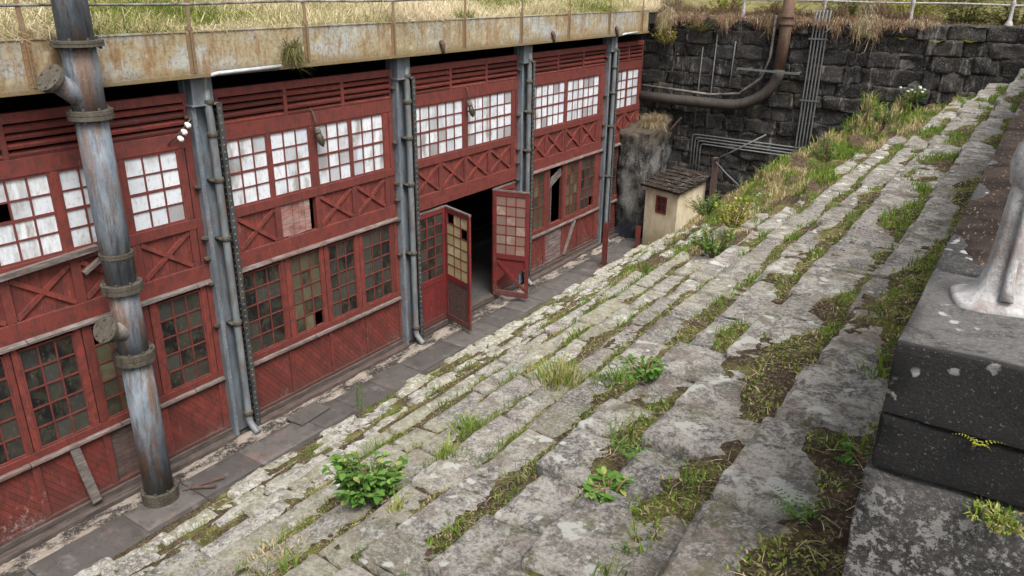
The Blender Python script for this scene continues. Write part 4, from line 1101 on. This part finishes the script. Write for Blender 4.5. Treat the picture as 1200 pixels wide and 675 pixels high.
def fern(name, label, cat, loc, L, n, mat=None, group=None, rise=.6):
    t = thing(name, label, cat, loc, 0, group); l_ = MB(); loc = Vector(loc); a0 = rr(0, 6)
    for k in range(n):
        a = a0+2*pi*k/n+rr(-.3, .3); l = L*rr(.7, 1.1); prev = loc
        for j in range(1, 9):
            f = j/8; p = loc+Vector((cos(a)*l*f, sin(a)*l*f, l*rise*(f-.75*f*f)*1.6)); d = p-prev
            sd_ = Vector((-sin(a), cos(a), 0)); wd = l*.24*(1-f*.8)
            for sg in (-1, 1): leaf_quad(l_, p, sd_*sg+Vector((cos(a), sin(a), .1))*.5, wd, wd*.42, rr(.2, .9))
            prev = p
    l_.build('foliage', mat or LEAF, t); return t
def spike(name, label, cat, loc, H_, n, group=None, mat=None, leafL=.06):
    t = thing(name, label, cat, loc, 0, group); s_, l_ = MB(), MB(); loc = Vector(loc)
    for k in range(n):
        o = loc+Vector((rr(-.05, .05)*(n > 1), rr(-.05, .05)*(n > 1), 0)); top = o+Vector((rr(-.06, .06), rr(-.06, .06), H_*rr(.75, 1))); s_.tube([o-Vector((0, 0, .03)), top], [.006, .002], 5)
        for j in range(int(H_*60)):
            f = (j+1)/(H_*60); a = j*2.4; leaf_quad(l_, o.lerp(top, f), (cos(a), sin(a), .5), leafL*(1.15-f*.7), leafL*.28, rr(.2, .8))
    s_.build('stem', STEM, t); l_.build('foliage', mat or LEAF, t); return t
def tuft(name, label, cat, loc, R, h, n, tmean, mat=None, group=None, hang=0):
    a = rng.uniform(0, 2*pi, n); q = rng.uniform(0, 1, n)**.8*R*rng.uniform(.6, 1.3, n); hh = rng.uniform(.25, 1.1, n)*h*(1.1-.6*q/(R*1.3))
    o = blades(name, np.stack([np.cos(a)*q, np.sin(a)*q, np.full(n, -.01)], 1), hh*(1 if not hang else np.where(rng.uniform(0, 1, n) < hang, -.9, .6)), np.cos(a)*hh*rng.uniform(0, .9, n)+rng.uniform(-.6, .6, n)*hh, np.sin(a)*hh*rng.uniform(0, .9, n)+rng.uniform(-.6, .6, n)*hh, rng.uniform(.005, .010, n), np.clip(rng.normal(tmean, .18, n), 0, 1), mat or GRASSG, .7)
    o.location = loc; return tag(o, label, cat, group)

leafy('weed', 'dense bright green leafy weed, the bushiest plant on the steps', 'weed', (-3.62, 3.45, 3.42), .30, .36, 46, .105)
spike('weed', 'lone upright feathery weed at the edge of the path and bottom step', 'weed', (-8.60, 8.15, .20), .55, 3)
tuft('grass_tuft', 'thick mixed green and straw tuft halfway down the stairs', 'grass tuft', (-3.0, 5.2, 3.80), .26, .26, 420, .42)
leafy('weed', 'dark nettle-like weed between pale slabs in the middle of the stairs', 'weed', (-1.84, 4.3, 4.58), .12, .16, 14, .07)
leafy('weed', 'flat rosette weed in the joint above the lichen-spotted slab', 'weed', (-1.21, 2.55, 4.96), .10, .07, 12, .075)
fern('fern', 'small bright fern in the joint behind the yellowish slab', 'fern', (-1.27, 2.86, 4.97), .13, 7)
tuft('grass_tuft', 'bright green grass tuft on the tread above the leafy weed', 'grass tuft', (-3.50, 4.62, 3.40), .20, .20, 260, .12)
tuft('grass_tuft', 'wispy pale green tuft at the head of a long pinkish slab', 'grass tuft', (-3.08, 3.75, 3.80), .12, .15, 120, .3)
tuft('grass_tuft', 'low fresh grass tuft beside the nettle-like weed', 'grass tuft', (-2.28, 4.85, 4.18), .18, .14, 220, .1)
tuft('hay_clump', 'dry straw-brown clump of dead grass on the steps below the bushiest weed', 'dry grass', (-3.62, 2.60, 3.40), .26, .08, 300, .66)
tuft('grass_tuft', 'tiny yellow sprout on the mottled slab above the dry clump', 'grass tuft', (-2.62, 2.7, 4.17), .05, .16, 40, .5)
fern('fern', 'spreading dandelion-like rosette on the top tread beside the big foreground slab', 'fern', (-.40, 2.30, 5.37), .13, 8)
fern('fern', 'fresh green fern at the foot of the dark parapet corner', 'fern', (-.24, 2.06, 5.36), .14, 8)
leafy('weed', 'small round-leaved weed in brown soil just left of the parapet', 'weed', (-.27, 2.72, 5.36), .10, .08, 16, .055)
tuft('grass_tuft', 'lime green tuft on the top tread beyond the brown soil patch', 'grass tuft', (-.33, 3.5, 5.375), .12, .07, 150, .15)
tuft('grass_tuft', 'yellowish moss tuft against the parapet beside the white post', 'grass tuft', (-.30, 4.6, 5.37), .18, .07, 300, .35)
fern('fern', 'little yellow-green fern growing from the joint of the parapet face', 'fern', (.03, 1.815, 6.055), .05, 6, YLEAF)
tuft('moss_tuft', 'strip of yellow moss under the second parapet course', 'moss', (.10, 1.80, 5.905), .06, .035, 260, .35)
spots = [((-3.5, 10.3, 3.45), .34, .55, 'tall straggly weed patch on the middle treads between hut and near slabs'), ((-4.0, 12.6, 3.2), .36, .55, 'tallest pale green weed thicket above the cream hut'),
         ((-5.2, 14.6, 2.75), .36, .45, 'rank weed clump just right of the cream hut'), ((-3.5, 16.4, 3.75), .36, .45, 'bright green weed clump high on the overgrown strip'), ((-2.9, 18.7, 4.25), .36, .42, 'fresh green weed clump near the black wall')]
for i, (l, R, h, lab) in enumerate(spots):
    leafy('weed', lab, 'weed', l, R, h, 34, .085, LEAF if i != 1 else YLEAF, 'weed clumps on the overgrown strip', 10)
leafy('weed', 'leafy weed with small white flowers at the foot of the black wall', 'weed', (-2.75, 21.2, 4.45), .35, .42, 40, .09, None, None, 9, 8)
tuft('grass_tuft', 'shaggy dark grass clump drooping over the rusty girder', 'grass tuft', (-9.68, 8.28, 6.06), .17, .48, 620, .40, m_leaf('dark_drooping_grass', [(0, (.03, .04, .01)), (.4, (.10, .10, .03)), (.7, (.20, .16, .08)), (1, (.34, .27, .17))]), None, .75)
tuft('grass_tuft', 'bright green upright tuft at the roof edge beside a railing post', 'grass tuft', (-9.95, 12.9, 6.3), .22, .36, 260, .08, ROOFG)
tuft('dry_grass', 'pale straw tuft hanging from the top of the concrete pier', 'dry grass', (-9.30, 20.95, 3.36), .40, .55, 900, .70, HEATH, None, .45)
leafy('creeper', 'yellow-green creeper at the corner of the girder and the black wall', 'creeper', (-9.35, 21.55, 5.45), .40, .50, 36, .09, YLEAF)
leafy('creeper', 'dark green creeper hanging under the heather right of the girder', 'creeper', (-8.35, 21.6, 5.85), .40, .30, 40, .09, DLEAF)
for i, (x, lab) in enumerate(((-4.35, 'leftmost yellow-green fern on the black wall right of the conduits'), (-3.30, 'yellow-green fern on the black wall under the thin heather'), (-2.55, 'brightest yellow fern below the wall top railing'), (-1.85, 'small yellow fern nearest the pale railing post'))):
    fern('wall_fern', lab, 'fern', (x, YW-.06, 5.78+.03*(i % 2)), .26, 9, YLEAF, 'yellow ferns rooted in the black wall', .5)
bushes = [(-5.0, 23.2, .8, 'olive bush behind the rusty pipe top'), (-3.6, 23.6, .9, 'broad yellow-green bush behind the wall railing'), (-2.2, 23.2, .85, 'dark green bush behind the pale rails'), (-1.0, 23.0, .8, 'bushy dark shrub behind the pale railing post'),
          (.4, 23.4, 1.0, 'dense shrub beyond the far end of the parapet'), (-6.9, 23.5, .7, 'low olive bush left of the rusty pipe top'), (-8.6, 23.8, .6, 'sparse brownish bush above the heather'), (-2.8, 25.5, 1.3, 'taller olive bush further up the bank'), (-.4, 26.0, 1.5, 'big dark bush high on the bank'), (-5.6, 26.0, 1.2, 'round bush high on the bank left of the others')]
for i, (x, y, r, lab) in enumerate(bushes):
    leafy('bush', lab, 'bush', (x, y, 6.15+max(0, y-23.5)*.2), r*.95, r*.95, 60, .13, (DLEAF, YLEAF)[i in (1, 5, 6)], 'bushes along the top of the black wall', 16)
